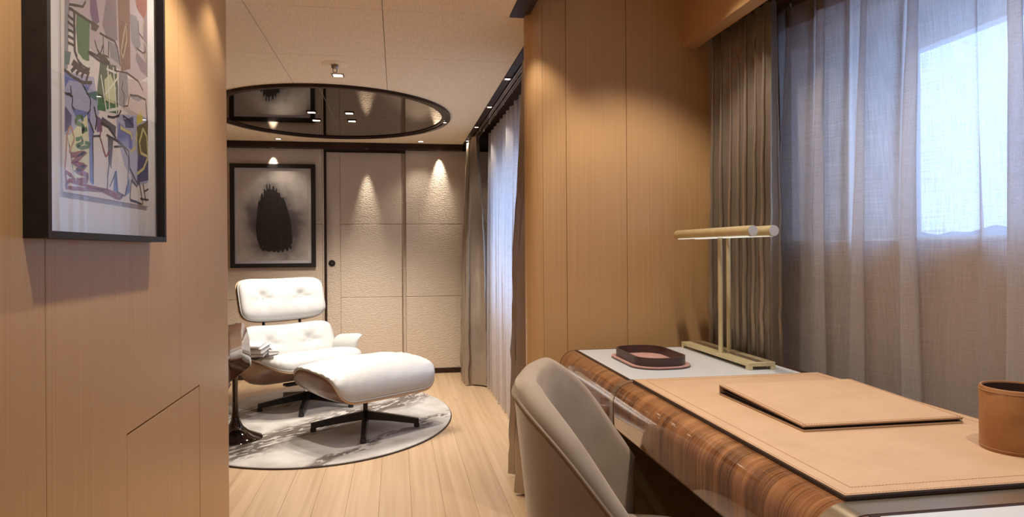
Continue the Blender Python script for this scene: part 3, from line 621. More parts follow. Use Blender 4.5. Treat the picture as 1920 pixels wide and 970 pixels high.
ART_LINE= [('ink',0.0041,[(1.44,1.612),(1.441,1.581),(1.442,1.536),(1.462,1.518),(1.508,1.519)]),('white',0.0053,[(1.454,1.532),(1.477,1.525),(1.505,1.525)]),('ink',0.003,[(1.42,1.611),(1.466,1.613),(1.515,1.614)]),('ink',0.0024,[(1.42,1.618),(1.478,1.634),(1.491,1.649)]),('ink',0.0024,[(1.44,1.594),(1.414,1.596)]),('ink',0.0024,[(1.44,1.582),(1.414,1.583)]),('ink',0.0024,[(1.44,1.57),(1.414,1.57)]),('ink',0.0024,[(1.44,1.558),(1.414,1.557)]),('ink',0.0024,[(1.439,1.546),(1.414,1.544)]),('ink',0.0035,[(1.45,1.51),(1.427,1.493)]),('ink',0.0035,[(1.468,1.511),(1.447,1.493)]),('ink',0.0035,[(1.486,1.513),(1.468,1.492)]),('ink',0.0035,[(1.504,1.514),(1.49,1.491)]),('ink',0.003,[(1.399,1.49),(1.435,1.485),(1.476,1.484),(1.517,1.494)]),('ink',0.0018,[(1.424,1.466),(1.426,1.449),(1.401,1.447)]),('ink',0.0018,[(1.401,1.446),(1.432,1.447),(1.429,1.428),(1.44,1.423)]),('ink',0.0018,[(1.476,1.479),(1.51,1.459),(1.508,1.436),(1.494,1.425)]),('ink',0.0024,[(1.499,1.551),(1.54,1.548),(1.595,1.551),(1.606,1.558),(1.561,1.556),(1.505,1.553)]),('ink',0.0018,[(1.531,1.584),(1.541,1.57),(1.557,1.562),(1.571,1.585)]),('ink',0.0018,[(1.572,1.605),(1.574,1.566),(1.599,1.567),(1.6,1.602)]),('ink',0.0024,[(1.555,1.606),(1.589,1.608),(1.633,1.612),(1.648,1.601),(1.663,1.566)]),('ink',0.0018,[(1.588,1.54),(1.655,1.551),(1.702,1.56),(1.771,1.558),(1.802,1.542)]),('ink',0.0018,[(1.678,1.536),(1.67,1.515),(1.685,1.506),(1.681,1.48),(1.705,1.485),(1.714,1.509)]),('ink',0.0024,[(1.593,1.44),(1.623,1.443),(1.653,1.453),(1.665,1.468)]),('ink',0.0024,[(1.718,1.514),(1.77,1.522),(1.82,1.524),(1.826,1.49),(1.833,1.461)]),('ink',0.0018,[(1.684,1.447),(1.676,1.458),(1.717,1.453),(1.734,1.443)]),('olivel',0.0024,[(1.696,1.669),(1.667,1.598),(1.679,1.588),(1.7,1.632),(1.698,1.672)]),('olivel',0.0024,[(1.81,1.719),(1.8,1.669),(1.828,1.657),(1.818,1.617)]),('ink',0.0018,[(1.763,1.635),(1.799,1.633),(1.823,1.642),(1.823,1.655)]),('ink',0.0018,[(1.773,1.703),(1.777,1.675),(1.805,1.67)]),('white',0.0024,[(1.56,1.52),(1.587,1.448)]),('white',0.0024,[(1.595,1.548),(1.602,1.455)]),('white',0.0024,[(1.624,1.553),(1.641,1.453)]),('white',0.0024,[(1.58,1.483),(1.651,1.538)]),('white',0.003,[(1.583,1.449),(1.653,1.469)]),('white',0.0024,[(1.588,1.54),(1.639,1.544)]),('red',0.005,[(1.424,1.334),(1.489,1.349),(1.428,1.32),(1.489,1.321),(1.439,1.307),(1.495,1.303),(1.49,1.293),(1.446,1.289)]),('green',0.0041,[(1.475,1.408),(1.47,1.416),(1.451,1.411),(1.442,1.4),(1.469,1.399),(1.48,1.396),(1.469,1.386),(1.493,1.396)]),('green',0.0035,[(1.445,1.367),(1.468,1.374),(1.474,1.366),(1.445,1.355),(1.468,1.354),(1.499,1.361),(1.506,1.368),(1.483,1.367)]),('red',0.003,[(1.4,1.301),(1.404,1.282),(1.401,1.271),(1.473,1.274),(1.563,1.279),(1.605,1.274),(1.65,1.268),(1.669,1.274),(1.591,1.282),(1.498,1.282),(1.415,1.286),(1.403,1.278)]),('red',0.003,[(1.4,1.301),(1.424,1.296),(1.441,1.287)]),('orange',0.0024,[(1.422,1.389),(1.408,1.371),(1.405,1.345),(1.399,1.303)]),('orange',0.0024,[(1.425,1.387),(1.439,1.368),(1.416,1.339)]),('red',0.0024,[(1.558,1.418),(1.554,1.388),(1.581,1.353),(1.607,1.369)]),('ink',0.0018,[(1.607,1.363),(1.591,1.314),(1.589,1.281)]),('ink',0.0024,[(1.518,1.387),(1.52,1.289)]),('ink',0.0018,[(1.519,1.386),(1.555,1.392)]),('ink',0.0024,[(1.558,1.419),(1.6,1.418),(1.637,1.4)]),('ink',0.0024,[(1.586,1.399),(1.652,1.395),(1.707,1.383),(1.715,1.343),(1.762,1.312)]),('ink',0.0018,[(1.625,1.38),(1.675,1.388),(1.707,1.367),(1.702,1.307),(1.685,1.277)]),('ink',0.0018,[(1.602,1.291),(1.635,1.328),(1.641,1.283),(1.681,1.277)]),('ink',0.0018,[(1.714,1.27),(1.723,1.318),(1.757,1.305),(1.771,1.317)]),('ink',0.0024,[(1.714,1.271),(1.792,1.265)]),('ink',0.0018,[(1.771,1.32),(1.797,1.267)]),('ink',0.0018,[(1.798,1.316),(1.816,1.274)]),('ink',0.0018,[(1.779,1.278),(1.835,1.279)]),('ink',0.0018,[(1.807,1.298),(1.835,1.306)]),('ink',0.0024,[(1.531,1.4),(1.538,1.424),(1.526,1.447)]),('ink',0.0024,[(1.5,1.417),(1.525,1.393)]),('yellowl',0.0041,[(1.66,1.428),(1.721,1.425),(1.729,1.412)]),('yellowl',0.0035,[(1.76,1.436),(1.75,1.396),(1.716,1.381)]),('yellowl',0.0035,[(1.8,1.45),(1.775,1.412),(1.785,1.388),(1.832,1.386),(1.825,1.434),(1.8,1.45)]),('yellowl',0.0035,[(1.758,1.335),(1.801,1.353),(1.832,1.384)]),('greyl',0.0024,[(1.396,1.261),(1.473,1.261),(1.563,1.261)])]

def painting():
    names = sorted(ART_COL); ix = {k: i for i, k in enumerate(names)}
    bm = bmesh.new(); lay = 0
    def lim(p): return min(max(p[0], 1.395), 1.835), min(max(p[1], 1.264), 1.943)
    pats = list(ART_PATCH)
    rnd = random.Random(4); cs = ['blue', 'rust', 'grey', 'green', 'mauve', 'cream', 'brown', 'teal']
    for i in range(16):                         # the upper end of the sheet
        cy, cz, r = rnd.uniform(1.43, 1.80), rnd.uniform(1.78, 1.92), rnd.uniform(.025, .06)
        pats.append((rnd.choice(cs), [(cy + r * rnd.uniform(.5, 1) * math.cos(t), cz + 1.5 * r * rnd.uniform(.5, 1) * math.sin(t)) for t in (0, 1.2, 2.4, 3.6, 4.9)]))
    for c, poly in pats:
        lay += 1; x = -.6064 + lay * 4e-6
        f = bm.faces.new([bm.verts.new((x, *lim(p))) for p in poly]); f.material_index = ix[c]
    for c, wd, pts in ART_LINE:
        lay += 1; x = -.6064 + lay * 4e-6
        # subdivide and wobble so the line looks brushed
        q = []
        for a, b in zip(pts, pts[1:]):
            for k in range(4): t = k / 4; q.append((a[0] + (b[0] - a[0]) * t + .0016 * noise.noise(Vector((a[0] * 50 + k, a[1] * 50, lay))), a[1] + (b[1] - a[1]) * t + .0016 * noise.noise(Vector((a[1] * 50, k, lay + 9)))))
        q.append(pts[-1]); pr = None
        for i, p in enumerate(q):
            a, b = q[max(i - 1, 0)], q[min(i + 1, len(q) - 1)]; t = Vector((b[0] - a[0], b[1] - a[1])); t = t.normalized() if t.length else Vector((1, 0))
            nn = Vector((-t.y, t.x)) * wd * (1.05 + .3 * noise.noise(Vector((p[0] * 90, p[1] * 90, lay))))
            cur = [bm.verts.new((x, *lim((p[0] + s * nn.x, p[1] + s * nn.y)))) for s in (-1, 1)]
            if pr: bm.faces.new((pr[0], pr[1], cur[1], cur[0])).material_index = ix[c]
            pr = cur
    bmesh.ops.triangulate(bm, faces=[f for f in bm.faces if len(f.verts) > 4])
    me = bpy.data.meshes.new('painted_shapes'); bm.to_mesh(me); bm.free()
    return link('painted_shapes', me, ['art_' + k for k in names])
child(painting(), pf)
child(box('glass', (-.601, FY0 + .010, FZ0 + .010), (-.599, FY1 - .010, FZ1 - .010), 'glass'), pf)

pc = empty('framed_drawing', (-1.09, 6.487, 1.0)); tag(pc, 'black framed charcoal drawing of a dark seed shape on the back wall', 'picture')
frame_bars(pc, 'y', -1.461, -.726, 1.002, 1.933, .037, 6.452, 6.487)
child(box('matboard', (-1.44, 6.475, 1.02), (-.745, 6.486, 1.915), 'matboard'), pc)
child(box('paper_sheet', (-1.392, 6.472, 1.068), (-.792, 6.4745, 1.868), 'charcoal'), pc)
EGG = [(-1.245,1.352),(-1.235,1.475),(-1.223,1.588),(-1.211,1.609),(-1.205,1.588),(-1.199,1.66),(-1.189,1.673),(-1.178,1.63),(-1.174,1.707),(-1.166,1.712),(-1.16,1.686),(-1.152,1.699),(-1.154,1.748),(-1.146,1.751),(-1.141,1.707),(-1.13,1.712),(-1.129,1.748),(-1.12,1.751),(-1.118,1.707),(-1.102,1.704),(-1.096,1.734),(-1.087,1.734),(-1.083,1.699),(-1.073,1.691),(-1.069,1.716),(-1.061,1.71),(-1.059,1.676),(-1.051,1.671),(-1.045,1.679),(-1.035,1.671),(-1.031,1.64),(-1.019,1.624),(-1.011,1.635),(-0.997,1.609),(-0.971,1.527),(-0.948,1.434),(-0.936,1.352),(-0.93,1.259),(-0.932,1.218),(-0.942,1.208),(-0.936,1.182),(-0.944,1.161),(-0.958,1.179),(-0.964,1.177),(-0.966,1.151),(-0.982,1.146),(-0.991,1.167),(-1.001,1.165),(-1.005,1.143),(-1.023,1.141),(-1.029,1.156),(-1.039,1.156),(-1.041,1.138),(-1.063,1.138),(-1.071,1.156),(-1.079,1.141),(-1.099,1.141),(-1.108,1.156),(-1.122,1.146),(-1.144,1.146),(-1.156,1.156),(-1.174,1.156),(-1.189,1.151),(-1.208,1.177),(-1.233,1.249)]
child(prism('charcoal_shape', EGG, 'y', 6.4712, 6.4719, 'char_ink'), pc)
for k in range(3):
    xx = (-1.185, -1.155, -1.03)[k]
    child(prism('charcoal_stroke', [(xx, 1.18), (xx + .012, 1.18), (xx + .016, 1.4), (xx + .004, 1.62), (xx - .004, 1.62), (xx - .006, 1.4)], 'y', 6.4706, 6.4711, 'char_green'), pc)
child(box('glass', (-1.43, 6.458, 1.035), (-.757, 6.460, 1.90), 'glass'), pc)

# ================================================================== RUG
bm = bmesh.new(); n = 120; prof = [(1, 0), (1, .009), (.996, .012)]
rings = [[bm.verts.new((.88 * s * math.cos(2 * PI * i / n), 1.122 * s * math.sin(2 * PI * i / n), z)) for i in range(n)] for s, z in prof]
for a, b in zip(rings, rings[1:]):
    for i in range(n): bm.faces.new((a[i], a[(i + 1) % n], b[(i + 1) % n], b[i]))
bm.faces.new(rings[-1]); bm.faces.new(rings[0][::-1])
me = bpy.data.meshes.new('oval_rug'); bm.to_mesh(me); bm.free()
rug = link('oval_rug', me, 'rug'); rug.location = (-.517, 4.895, .0004)
tag(rug, 'oval ivory silk rug with torn taupe veins under the lounge chair', 'rug')
tube('bound_edge', [(.883 * math.cos(2 * PI * i / 120), 1.125 * math.sin(2 * PI * i / 120), .004) for i in range(120)], .0028, 'tanedge', rug, 6, True)
RZ = .0126

# ================================================================== LOUNGE CHAIR AND OTTOMAN
def star_base(parent, n, R, a0, hub_z, hub_r, foot_h=.022):
    bs = lathe('base_hub', [(0, hub_z - .045), (hub_r, hub_z - .045), (hub_r * 1.15, hub_z - .01), (hub_r * .8, hub_z + .006), (0, hub_z + .006)], 'blackmetal', parent, n=24)
    for k in range(n):
        a = a0 + 2 * PI * k / n; c, s = math.cos(a), math.sin(a); v = []
        for r, zt, zb, hw in ((.012, hub_z + .004, hub_z - .050, .023), (R * .5, hub_z * .72 + .006, hub_z * .72 - .036, .020), (R, .054, .020, .016)):
            for q, z in ((-hw, zb), (hw, zb), (hw * .75, zt), (-hw * .75, zt)): v.append((r * c - q * s, r * s + q * c, z))
        f = [(0, 1, 2, 3), (8, 9, 10, 11)] + [(4 * i + j, 4 * i + (j + 1) % 4, 4 * i + 4 + (j + 1) % 4, 4 * i + 4 + j) for i in (0, 1) for j in range(4)]
        leg = mesh('base_leg', v, f, 'blackmetal', parent)
        lathe('glide', [(0, 0), (.018, 0), (.019, .014), (.014, .026), (0, .026)], 'rubber', leg, ((R - .012) * c, (R - .012) * s, 0), 14)

def shell_fn(fw, r, D, side, curve):
    def fn(u, v):
        s = 2 * u - 1; t = 2 * v - 1
        L = fw + side(t); q = abs(s) * L; sg = 1 if s >= 0 else -1
        if q < fw: x, z = q, 0
        else:
            an = min((q - fw) / r, 1.35); x = fw + r * math.sin(an); z = r * (1 - math.cos(an))
            ex = q - fw - r * an
            if ex > 0: x += ex * math.cos(an); z += ex * math.sin(an)
        return sg * x, t * D / 2, z + curve * t * t
    return fn

def shell_pad(name, fn, frame, parent, ztop, mat='whiteleather', n=4.5, res=40, over=1.035, k=4.5, dimples=(), wr=.006, shrink=.985):
    """cushion whose rim follows the rim of the shell surface fn(u,v)"""
    v, f, idx = [], [], {}
    def P(i, j, side):
        a = -1 + 2 * i / res; b = -1 + 2 * j / res
        a = math.copysign(1 - (1 - abs(a)) ** 1.6, a); b = math.copysign(1 - (1 - abs(b)) ** 1.6, b)
        p, q, e = squircle(a, b, n); x, y, z = fn(.5 + p * shrink / 2, .5 + q * shrink / 2)
        if side: return frame(x, y, z + .008)
        if e > .02:
            zr = fn(.5 + p / e * shrink / 2, .5 + q / e * shrink / 2)[2]; z = z + (zr - z) * e ** 2.5
        t = math.sqrt(max(0, 1 - e ** k)); g_ = 1 + (over - 1) * math.sin(PI * min(1, t)) * 1.0 + (over - 1) * (1 - t) * .2
        zt = ztop(x, y)
        for dx, dy, dd, dr in dimples:
            rr = math.hypot(x - dx, y - dy); an = math.atan2(y - dy, x - dx)
            zt -= dd * math.exp(-(rr / dr) ** 2) + dd * .2 * math.exp(-(rr / (dr * 2.4)) ** 2) * (1 + math.cos(5 * an + 1.1)) * min(1, rr / dr)
        zt += wr * noise.noise(Vector((x * 6, y * 6, ztop(0, 0) * 40)))
        # seams pull small puckers in along the rim
        pk = .0035 * (1 - t) * t * 4 * math.sin(40 * math.atan2(q, p) + 6 * noise.noise(Vector((p * 4, q * 4, 1))))
        return frame(x * g_, y * g_, z + .008 + (zt - z - .008) * t + pk)
    for s in (0, 1):
        for j in range(res + 1):
            for i in range(res + 1):
                edge = i in (0, res) or j in (0, res)
                if s == 1 and edge: idx[s, i, j] = idx[0, i, j]; continue
                idx[s, i, j] = len(v); v.append(P(i, j, s))
    for s in (0, 1):
        for j in range(res):
            for i in range(res): f.append((idx[s, i, j], idx[s, i + 1, j], idx[s, i + 1, j + 1], idx[s, i, j + 1]))
    o = mesh(name, v, f, mat, parent, True)
    rim_ = []
    for i in range(100):
        a = 2 * PI * i / 100; c, s_ = math.cos(a), math.sin(a); g_ = 1 / ((abs(c) ** n + abs(s_) ** n) ** (1 / n))
        x, y, z = fn(.5 + c * g_ * shrink / 2, .5 + s_ * g_ * shrink / 2); rim_.append(frame(x * 1.008, y * 1.008, z + .012))
    tube('piping', rim_, .0045, mat, o, 6, True)
    return o

def cut_shell(name, fn, frame, parent, n=4.5, res=36):
    """plywood shell with rounded outline"""
    v, f = [], []
    for j in range(res + 1):
        for i in range(res + 1):
            p, q, e = squircle(-1 + 2 * i / res, -1 + 2 * j / res, n); v.append(frame(*fn(.5 + p / 2, .5 + q / 2)))
    for j in range(res):
        for i in range(res): a = j * (res + 1) + i; f.append((a, a + 1, a + res + 2, a + res + 1))
    me = bpy.data.meshes.new(name); me.from_pydata(v, [], f); me.update()
    o = link(name, me, ['walnut', 'ply'], parent, True)
    sd = o.modifiers.new('thickness', 'SOLIDIFY'); sd.thickness = .013; sd.offset = 0; sd.material_offset_rim = 1
    return o

AC = math.radians(37)
lc = empty('lounge_chair', (-.655, 5.24, RZ), AC); tag(lc, 'white leather lounge chair with curved walnut shells on a black star base', 'chair')
star_base(lc, 5, .345, -PI / 2 - AC, .105, .034)
lathe('chrome_collar', [(0, .11), (.022, .11), (.022, .145), (0, .145)], 'chrome', lc, n=24)
lathe('column', [(0, .145), (.032, .145), (.036, .155), (.036, .172), (0, .172)], 'blackmetal', lc, n=24)
TILT = math.radians(15)
def seat_frame(x, y, z, z0=.208): return (x, y * math.cos(TILT) + z * math.sin(TILT), z0 - y * math.sin(TILT) + z * math.cos(TILT))
box('seat_mount', (-.05, -.16, .168), (.05, .10, .190), 'blackmetal', lc, .006); box('seat_mount', (-.19, -.05, .172), (.19, .01, .192), 'blackmetal', lc, .006)
sf = shell_fn(.235, .135, .58, lambda t: (1 - abs(t) ** 3.5) ** (1 / 3.5) * (.215 + .13 * t) + .03, .03)
cut_shell('seat_shell', sf, seat_frame, lc, 6)
shell_pad('seat_cushion', sf, seat_frame, lc, lambda x, y: .188 - .10 * max(0, y - .05) - .15 * (y if y < 0 else 0) ** 2, n=6, dimples=[(-.13, .06, .02, .03), (.13, .06, .02, .03)])
def back_part(nm, W, Hh, cy, cz, rec, curve, buttons, top):
    sr, cr = math.sin(rec), math.cos(rec)
    def bend(x, h, z):
        nn = z + curve * x * x + .35 * h * h * 0
        return (x, cy + h * sr - nn * cr, cz + h * cr + nn * sr)
    sh = pad(nm + '_shell', W + .014, Hh + .014, .002, .014, 'walnut', lc, lambda x, h, z: bend(x, h, z - .026), 5.5, 30, (), 12)
    tube('shell_edge', outline(W + .014, Hh + .014, 5.5, 80, lambda x, h, z: bend(x, h, z - .026)), .004, 'ply', sh, 6, True)
    cu = pad(nm + '_cushion', W, Hh, top, .024, 'whiteleather', lc, bend, 5.5, 40, [(bx, bh, .030, .040) for bx, bh in buttons], 4, .005)
    tube('piping', outline(W + .004, Hh + .004, 5.5, 90, bend), .0045, 'whiteleather', cu, 6, True)
    for bx, bh in buttons:
        b_ = lathe('button', [(0, -.004), (.010, -.004), (.009, .001), (.005, .004), (0, .005)], 'whiteleather', cu, n=16)
        p = bend(bx, bh, top - .029); b_.location = p; b_.rotation_euler = (PI / 2 - rec, 0, 0)
    return bend
b1 = back_part('backrest', .71, .30, .285, .432, math.radians(24), .55, ((-.16, .0), (.16, .0)), .060)
b2 = back_part('headrest', .69, .320, .405, .764, math.radians(17), .50, ((-.155, .005), (.155, .005)), .062)
for sx in (-1, 1):
    tube('back_brace', [b1(sx * .15, .06, -.045), b1(sx * .15, .135, -.03), b2(sx * .15, -.15, -.03), b2(sx * .15, -.06, -.045)], .011, 'blackmetal', lc, 8)
    def arm(p, y, z, sx=sx):
        if p < -.012: x_, z_, nx, nz = 0, p, -1, 0
        else:
            an = (p + .012) / .075; x_ = .075 * (1 - math.cos(an)); z_ = -.012 + .075 * math.sin(an); nx, nz = -math.cos(an), math.sin(an)
        return (sx * (.335 + x_ + nx * z), + .03 + y, .418 - y * .10 + z_ + nz * z)
    ar = pad('armrest', .195, .33, .022, .018, 'whiteleather', lc, arm, 6, 24, (), 6)
    tube('piping', [arm(*q) for q in outline(.197, .332, 6, 70)], .004, 'whiteleather', ar, 6, True)
    box('arm_bracket', (sx * .35 - .012, .02, .30), (sx * .35 + .012, .14, .40), 'blackmetal', lc, .003)

AO = math.radians(38)
ot = empty('ottoman', (-.205, 4.49, RZ), AO); tag(ot, 'white leather ottoman with walnut shell in front of the lounge chair', 'ottoman')
star_base(ot, 4, .335, -PI / 2 - AO, .115, .022)
lathe('column', [(0, .115), (.015, .115), (.015, .215), (.03, .222), (.03, .232), (0, .232)], 'blackmetal', ot, n=20)
T2 = math.radians(-4)
def ofr(x, y, z): return (x, y * math.cos(T2) + z * math.sin(T2), .245 - y * math.sin(T2) + z * math.cos(T2))
of = shell_fn(.255, .115, .575, lambda t: (1 - abs(t) ** 2.6) ** (1 / 2.6) * .205 + .03, .022)
cut_shell('shell', of, ofr, ot, 5.5)
shell_pad('cushion', of, ofr, ot, lambda x, y: .215 - .08 * x * x - .12 * y * y, n=5.5, dimples=[(-.15, 0, .010, .03), (.15, 0, .010, .03)], k=3.6)

# ================================================================== SIDE TABLE, BOOKS, GLOSSY ARMCHAIR
tt = empty('pedestal_table', (-.975, 4.41, RZ)); tag(tt, 'small pedestal table with dark glossy trumpet base left of the lounge chair', 'table')
lathe('pedestal', [(0, 0), (.155, 0), (.158, .004), (.150, .012), (.115, .026), (.075, .046), (.045, .075), (.026, .115), (.019, .17), (.0165, .26), (.017, .36), (.022, .43), (.04, .475), (.07, .492), (.07, .496), (0, .496)], 'blackgloss', tt, n=48)
lathe('table_top', [(0, .496), (.19, .496), (.245, .504), (.258, .508), (.258, .512), (.25, .514), (0, .514)], 'blackgloss', tt, n=64, sy=.82)
TZ = RZ + .5142
def book(nm, cx, cy, z, w_, d_, h_, rz, cover, label):
    e = empty(nm, (cx, cy, z), rz); tag(e, label, 'magazine', 'magazines on the pedestal table')
    box('cover', (-w_ / 2, -d_ / 2, 0), (w_ / 2, d_ / 2, .002), cover, e); box('cover', (-w_ / 2, -d_ / 2, h_ - .002), (w_ / 2, d_ / 2, h_), cover, e)
    box('spine', (-w_ / 2 - .001, -d_ / 2, 0), (-w_ / 2 + .001, d_ / 2, h_), cover, e); box('pages', (-w_ / 2 + .001, -d_ / 2 + .002, .002), (w_ / 2 - .003, d_ / 2 - .002, h_ - .002), 'pages', e)
    return e
book('magazine', -.895, 4.36, TZ, .225, .26, .022, .05, 'greycover', 'dark grey covered book at the bottom of the stack on the pedestal table')
book('magazine', -.895, 4.36, TZ + .0225, .22, .25, .026, -.03, 'pages', 'pale grey book in the middle of the stack on the pedestal table')
sm = empty('magazine', (-.905, 4.35, TZ + .049), .02); tag(sm, 'white magazine with curled cover on top of the stack', 'magazine', 'magazines on the pedestal table')
grid('pages', lambda u, v: (-.10 + .20 * u, -.12 + .24 * v, .006 + .004 * math.sin(PI * u)), 12, 4, 'pages', sm, .009)
grid('curled_cover', lambda u, v: (-.10 + .20 * u, -.12 + .24 * v, .013 + .016 * (1 - u) ** 3 + .004 * math.sin(PI * u)), 16, 4, 'matboard', sm, .0012)

gc = empty('armchair', (-1.12, 3.42, 0)); tag(gc, 'glossy dark wood armchair shell peeking out behind the left wood wall', 'armchair')
def gshell():
    # U-shaped glossy shell open to +Y (towards the lounge); arms drop towards their front end
    v, f = [], []; path = []
    for i in range(13): path.append((.33, .48 - .50 * i / 12))
    for i in range(1, 12):
        a = PI * i / 12; path.append((.33 * math.cos(a), -.02 - .28 * math.sin(a)))
    for i in range(13): path.append((-.33, -.02 + .50 * i / 12))
    m = len(path)
    for i, (x, y) in enumerate(path):
        k = min(i, m - 1 - i); s = min(1, k / 12)
        top = .545 + .245 * min(1, math.sqrt(max(0, 1 - (1 - min(1, k / 6.5)) ** 2.2))) if k < 7 else .79 + .02 * min(1, (k - 7) / 8)
        v += [(x, y, .535), (x, y, max(top, .56))]
    for i in range(m - 1): f.append((2 * i, 2 * i + 1, 2 * i + 3, 2 * i + 2))
    me = bpy.data.meshes.new('shell'); me.from_pydata(v, [], f); me.update()
    o = link('shell', me, ['rosegloss', 'frame'], gc, True); sd = o.modifiers.new('thickness', 'SOLIDIFY'); sd.thickness = .022; sd.offset = 0; sd.material_offset_rim = 1
gshell()
pad('seat_cushion', .60, .56, .05, .05, 'velvet', gc, lambda x, y, z: (x, y + .06, .48 + z), 5, 20)
for sx in (-1, 1):
    tube('leg', [(sx * .22, .10, .45), (sx * .22, .12, 0)], .016, 'rosegloss', gc, 10, rad=[.02, .012]); tube('leg', [(sx * .24, -.20, .45), (sx * .27, -.26, 0)], .016, 'rosegloss', gc, 10, rad=[.02, .012])

# ================================================================== DESK
dk = empty('desk', (.97, 1.5, 0)); tag(dk, 'glossy figured wood desk with rolled edge and pale leather insets', 'desk')
DT, FX, BX = .75, .63, 1.297
def roll(off=0.0, bottom=.607):
    p = [(BX + off, DT + off), (.69, DT + off)]
    for i in range(1, 13):
        a = PI / 2 + PI / 2 * i / 12; p.append((.69 + (.06 + off) * math.cos(a), .69 + (.06 + off) * math.sin(a)))
    if bottom > .3:
        for i in range(1, 7):
            a = PI + PI / 2 * i / 6; p.append((FX + .022 + (.022 + off) * math.cos(a), bottom + .022 + (.022 + off) * math.sin(a)))
    else: p.append((FX - off, bottom))
    p += [(BX + off, bottom - (off if bottom > .3 else 0))]
    return p
def seg(name, y0, y1, off, bottom, mat, parent=None):
    o = prism(name, roll(off, bottom), 'y', y0, y1, mat, None, math.radians(35)); return child(o, parent or dk)
seg('centre_section', .982, 1.973, 0, .607, 'macassar')
seg('far_pedestal', 2.007, 2.65, 0, .05, 'macassar'); seg('near_pedestal', .30, .928, 0, .05, 'macassar')
for y0, y1 in ((1.974, 2.006), (.929, .981)):
    b_ = seg('metal_band', y0, y1, .0012, .02, 'brassdim')
    for yy in (y0, y1 - .0035):
        o = prism('band_line', roll(.0022, .02), 'y', yy, yy + .0035, 'brass', None, math.radians(35)); o.parent = b_; o.matrix_parent_inverse = Matrix.Translation(-Vector(dk.location))
child(prism('end_trim', roll(.0015, .02), 'y', 2.650, 2.656, 'brassdim', None, math.radians(35)), dk)
for y0, y1, f_ in ((2.007, 2.645, 1), (.305, .926, 0)):
    ed = child(box('inset_border', (.688, y0, DT - .002), (1.290, y1, DT + .0016), 'dark', None, .0006, 1), dk)
    child(box('leather_inset', (.699, y0 + .008, DT), (1.262, y1 - .010, DT + .0026), 'greyleather', None, .001, 1), dk)
child(box('modesty_panel', (1.24, .93, .05), (1.27, 2.006, .607), 'macassar'), dk)

# desk pad
dp = empty('desk_pad', (.99, 1.476, DT)); tag(dp, 'large tan leather desk pad with stitched border', 'desk pad')
child(box('base_board', (.691, .984, DT + .0002), (1.295, 1.973, DT + .0080), 'tanedge', None, .001, 1), dp)
child(box('leather_top', (.692, .985, DT + .0080), (1.294, 1.972, DT + .0100), 'tan', None, .0014, 2), dp)
def stitches(name, segs, step, ln, r, z):
    bm = bmesh.new()
    for (xa, ya), (xb, yb) in segs:
        L = math.hypot(xb - xa, yb - ya); n_ = int(L / step); ux, uy = (xb - xa) / L, (yb - ya) / L
        for i in range(n_):
            s = (i + .5) * step; cx, cy = xa + ux * s, ya + uy * s; hx, hy = abs(ux) * ln / 2 + abs(uy) * r, abs(uy) * ln / 2 + abs(ux) * r
            bm_box(bm, (cx - hx, cy - hy, z - r * .5), (cx + hx, cy + hy, z + r * .6))
    me = bpy.data.meshes.new(name); bm.to_mesh(me); bm.free(); return stuff(link(name, me, 'stitch'))
zz = DT + .0101
def rect(x0, x1, y0, y1): return [((x0, y0), (x1, y0)), ((x1, y0), (x1, y1)), ((x0, y1), (x1, y1)), ((x0, y0), (x0, y1))]
child(stitches('stitching', rect(.722, 1.264, 1.015, 1.942), .0062, .0042, .0007, zz), dp)
child(stitches('edge_stitching', rect(.6955, 1.2905, .9885, 1.9685), .0062, .0042, .0006, zz), dp)
PZ = DT + .0102

# folder
fo = empty('folder', (1.035, 1.53, PZ)); tag(fo, 'tan leather document folder lying on the desk pad', 'folder')
hx, hy = .192, .193
box('back_cover', (-hx, -hy, 0), (hx, hy, .004), 'tan', fo, .0012, 2); box('back_lining', (-hx + .001, -hy + .001, .004), (hx - .001, hy - .001, .0052), 'tanedge', fo)
def slab(name, zn, zf, t, mat, inset=0.0):
    v = [(sx * (hx - inset), sy * (hy - inset), (zn if sy < 0 else zf) + q) for q in (0, t) for sx, sy in ((-1, -1), (1, -1), (1, 1), (-1, 1))]
    return mesh(name, v, [(0, 1, 2, 3), (4, 5, 6, 7), (0, 1, 5, 4), (1, 2, 6, 5), (2, 3, 7, 6), (3, 0, 4, 7)], mat, fo)
fcv = slab('front_cover', .0105, .0235, .0035, 'tan'); slab('front_lining', .0080, .0205, .0026, 'tanedge', .001); slab('papers', .0053, .0090, .003, 'tanedge', .008)
box('spine', (-hx, hy - .003, 0), (hx, hy + .001, .0270), 'tan', fo, .0012, 2)
def fz(y): return .0105 + (.0130) * (y + hy) / (2 * hy) + .0036
bm = bmesh.new()
for i in range(60):
    x = -hx + .004 + (2 * hx - .008) * i / 59; bm_box(bm, (x - .002, -hy + .006, fz(-hy)), (x + .002, -hy + .0072, fz(-hy) + .0008))
    y = -hy + .004 + (2 * hy - .008) * i / 59
    for sx in (-1, 1): bm_box(bm, (sx * (hx - .006) - .0006, y - .002, fz(y) - .0002), (sx * (hx - .006) + .0006, y + .002, fz(y) + .0008))
me = bpy.data.meshes.new('stitching'); bm.to_mesh(me); bm.free(); stuff(link('stitching', me, 'stitch', fcv))

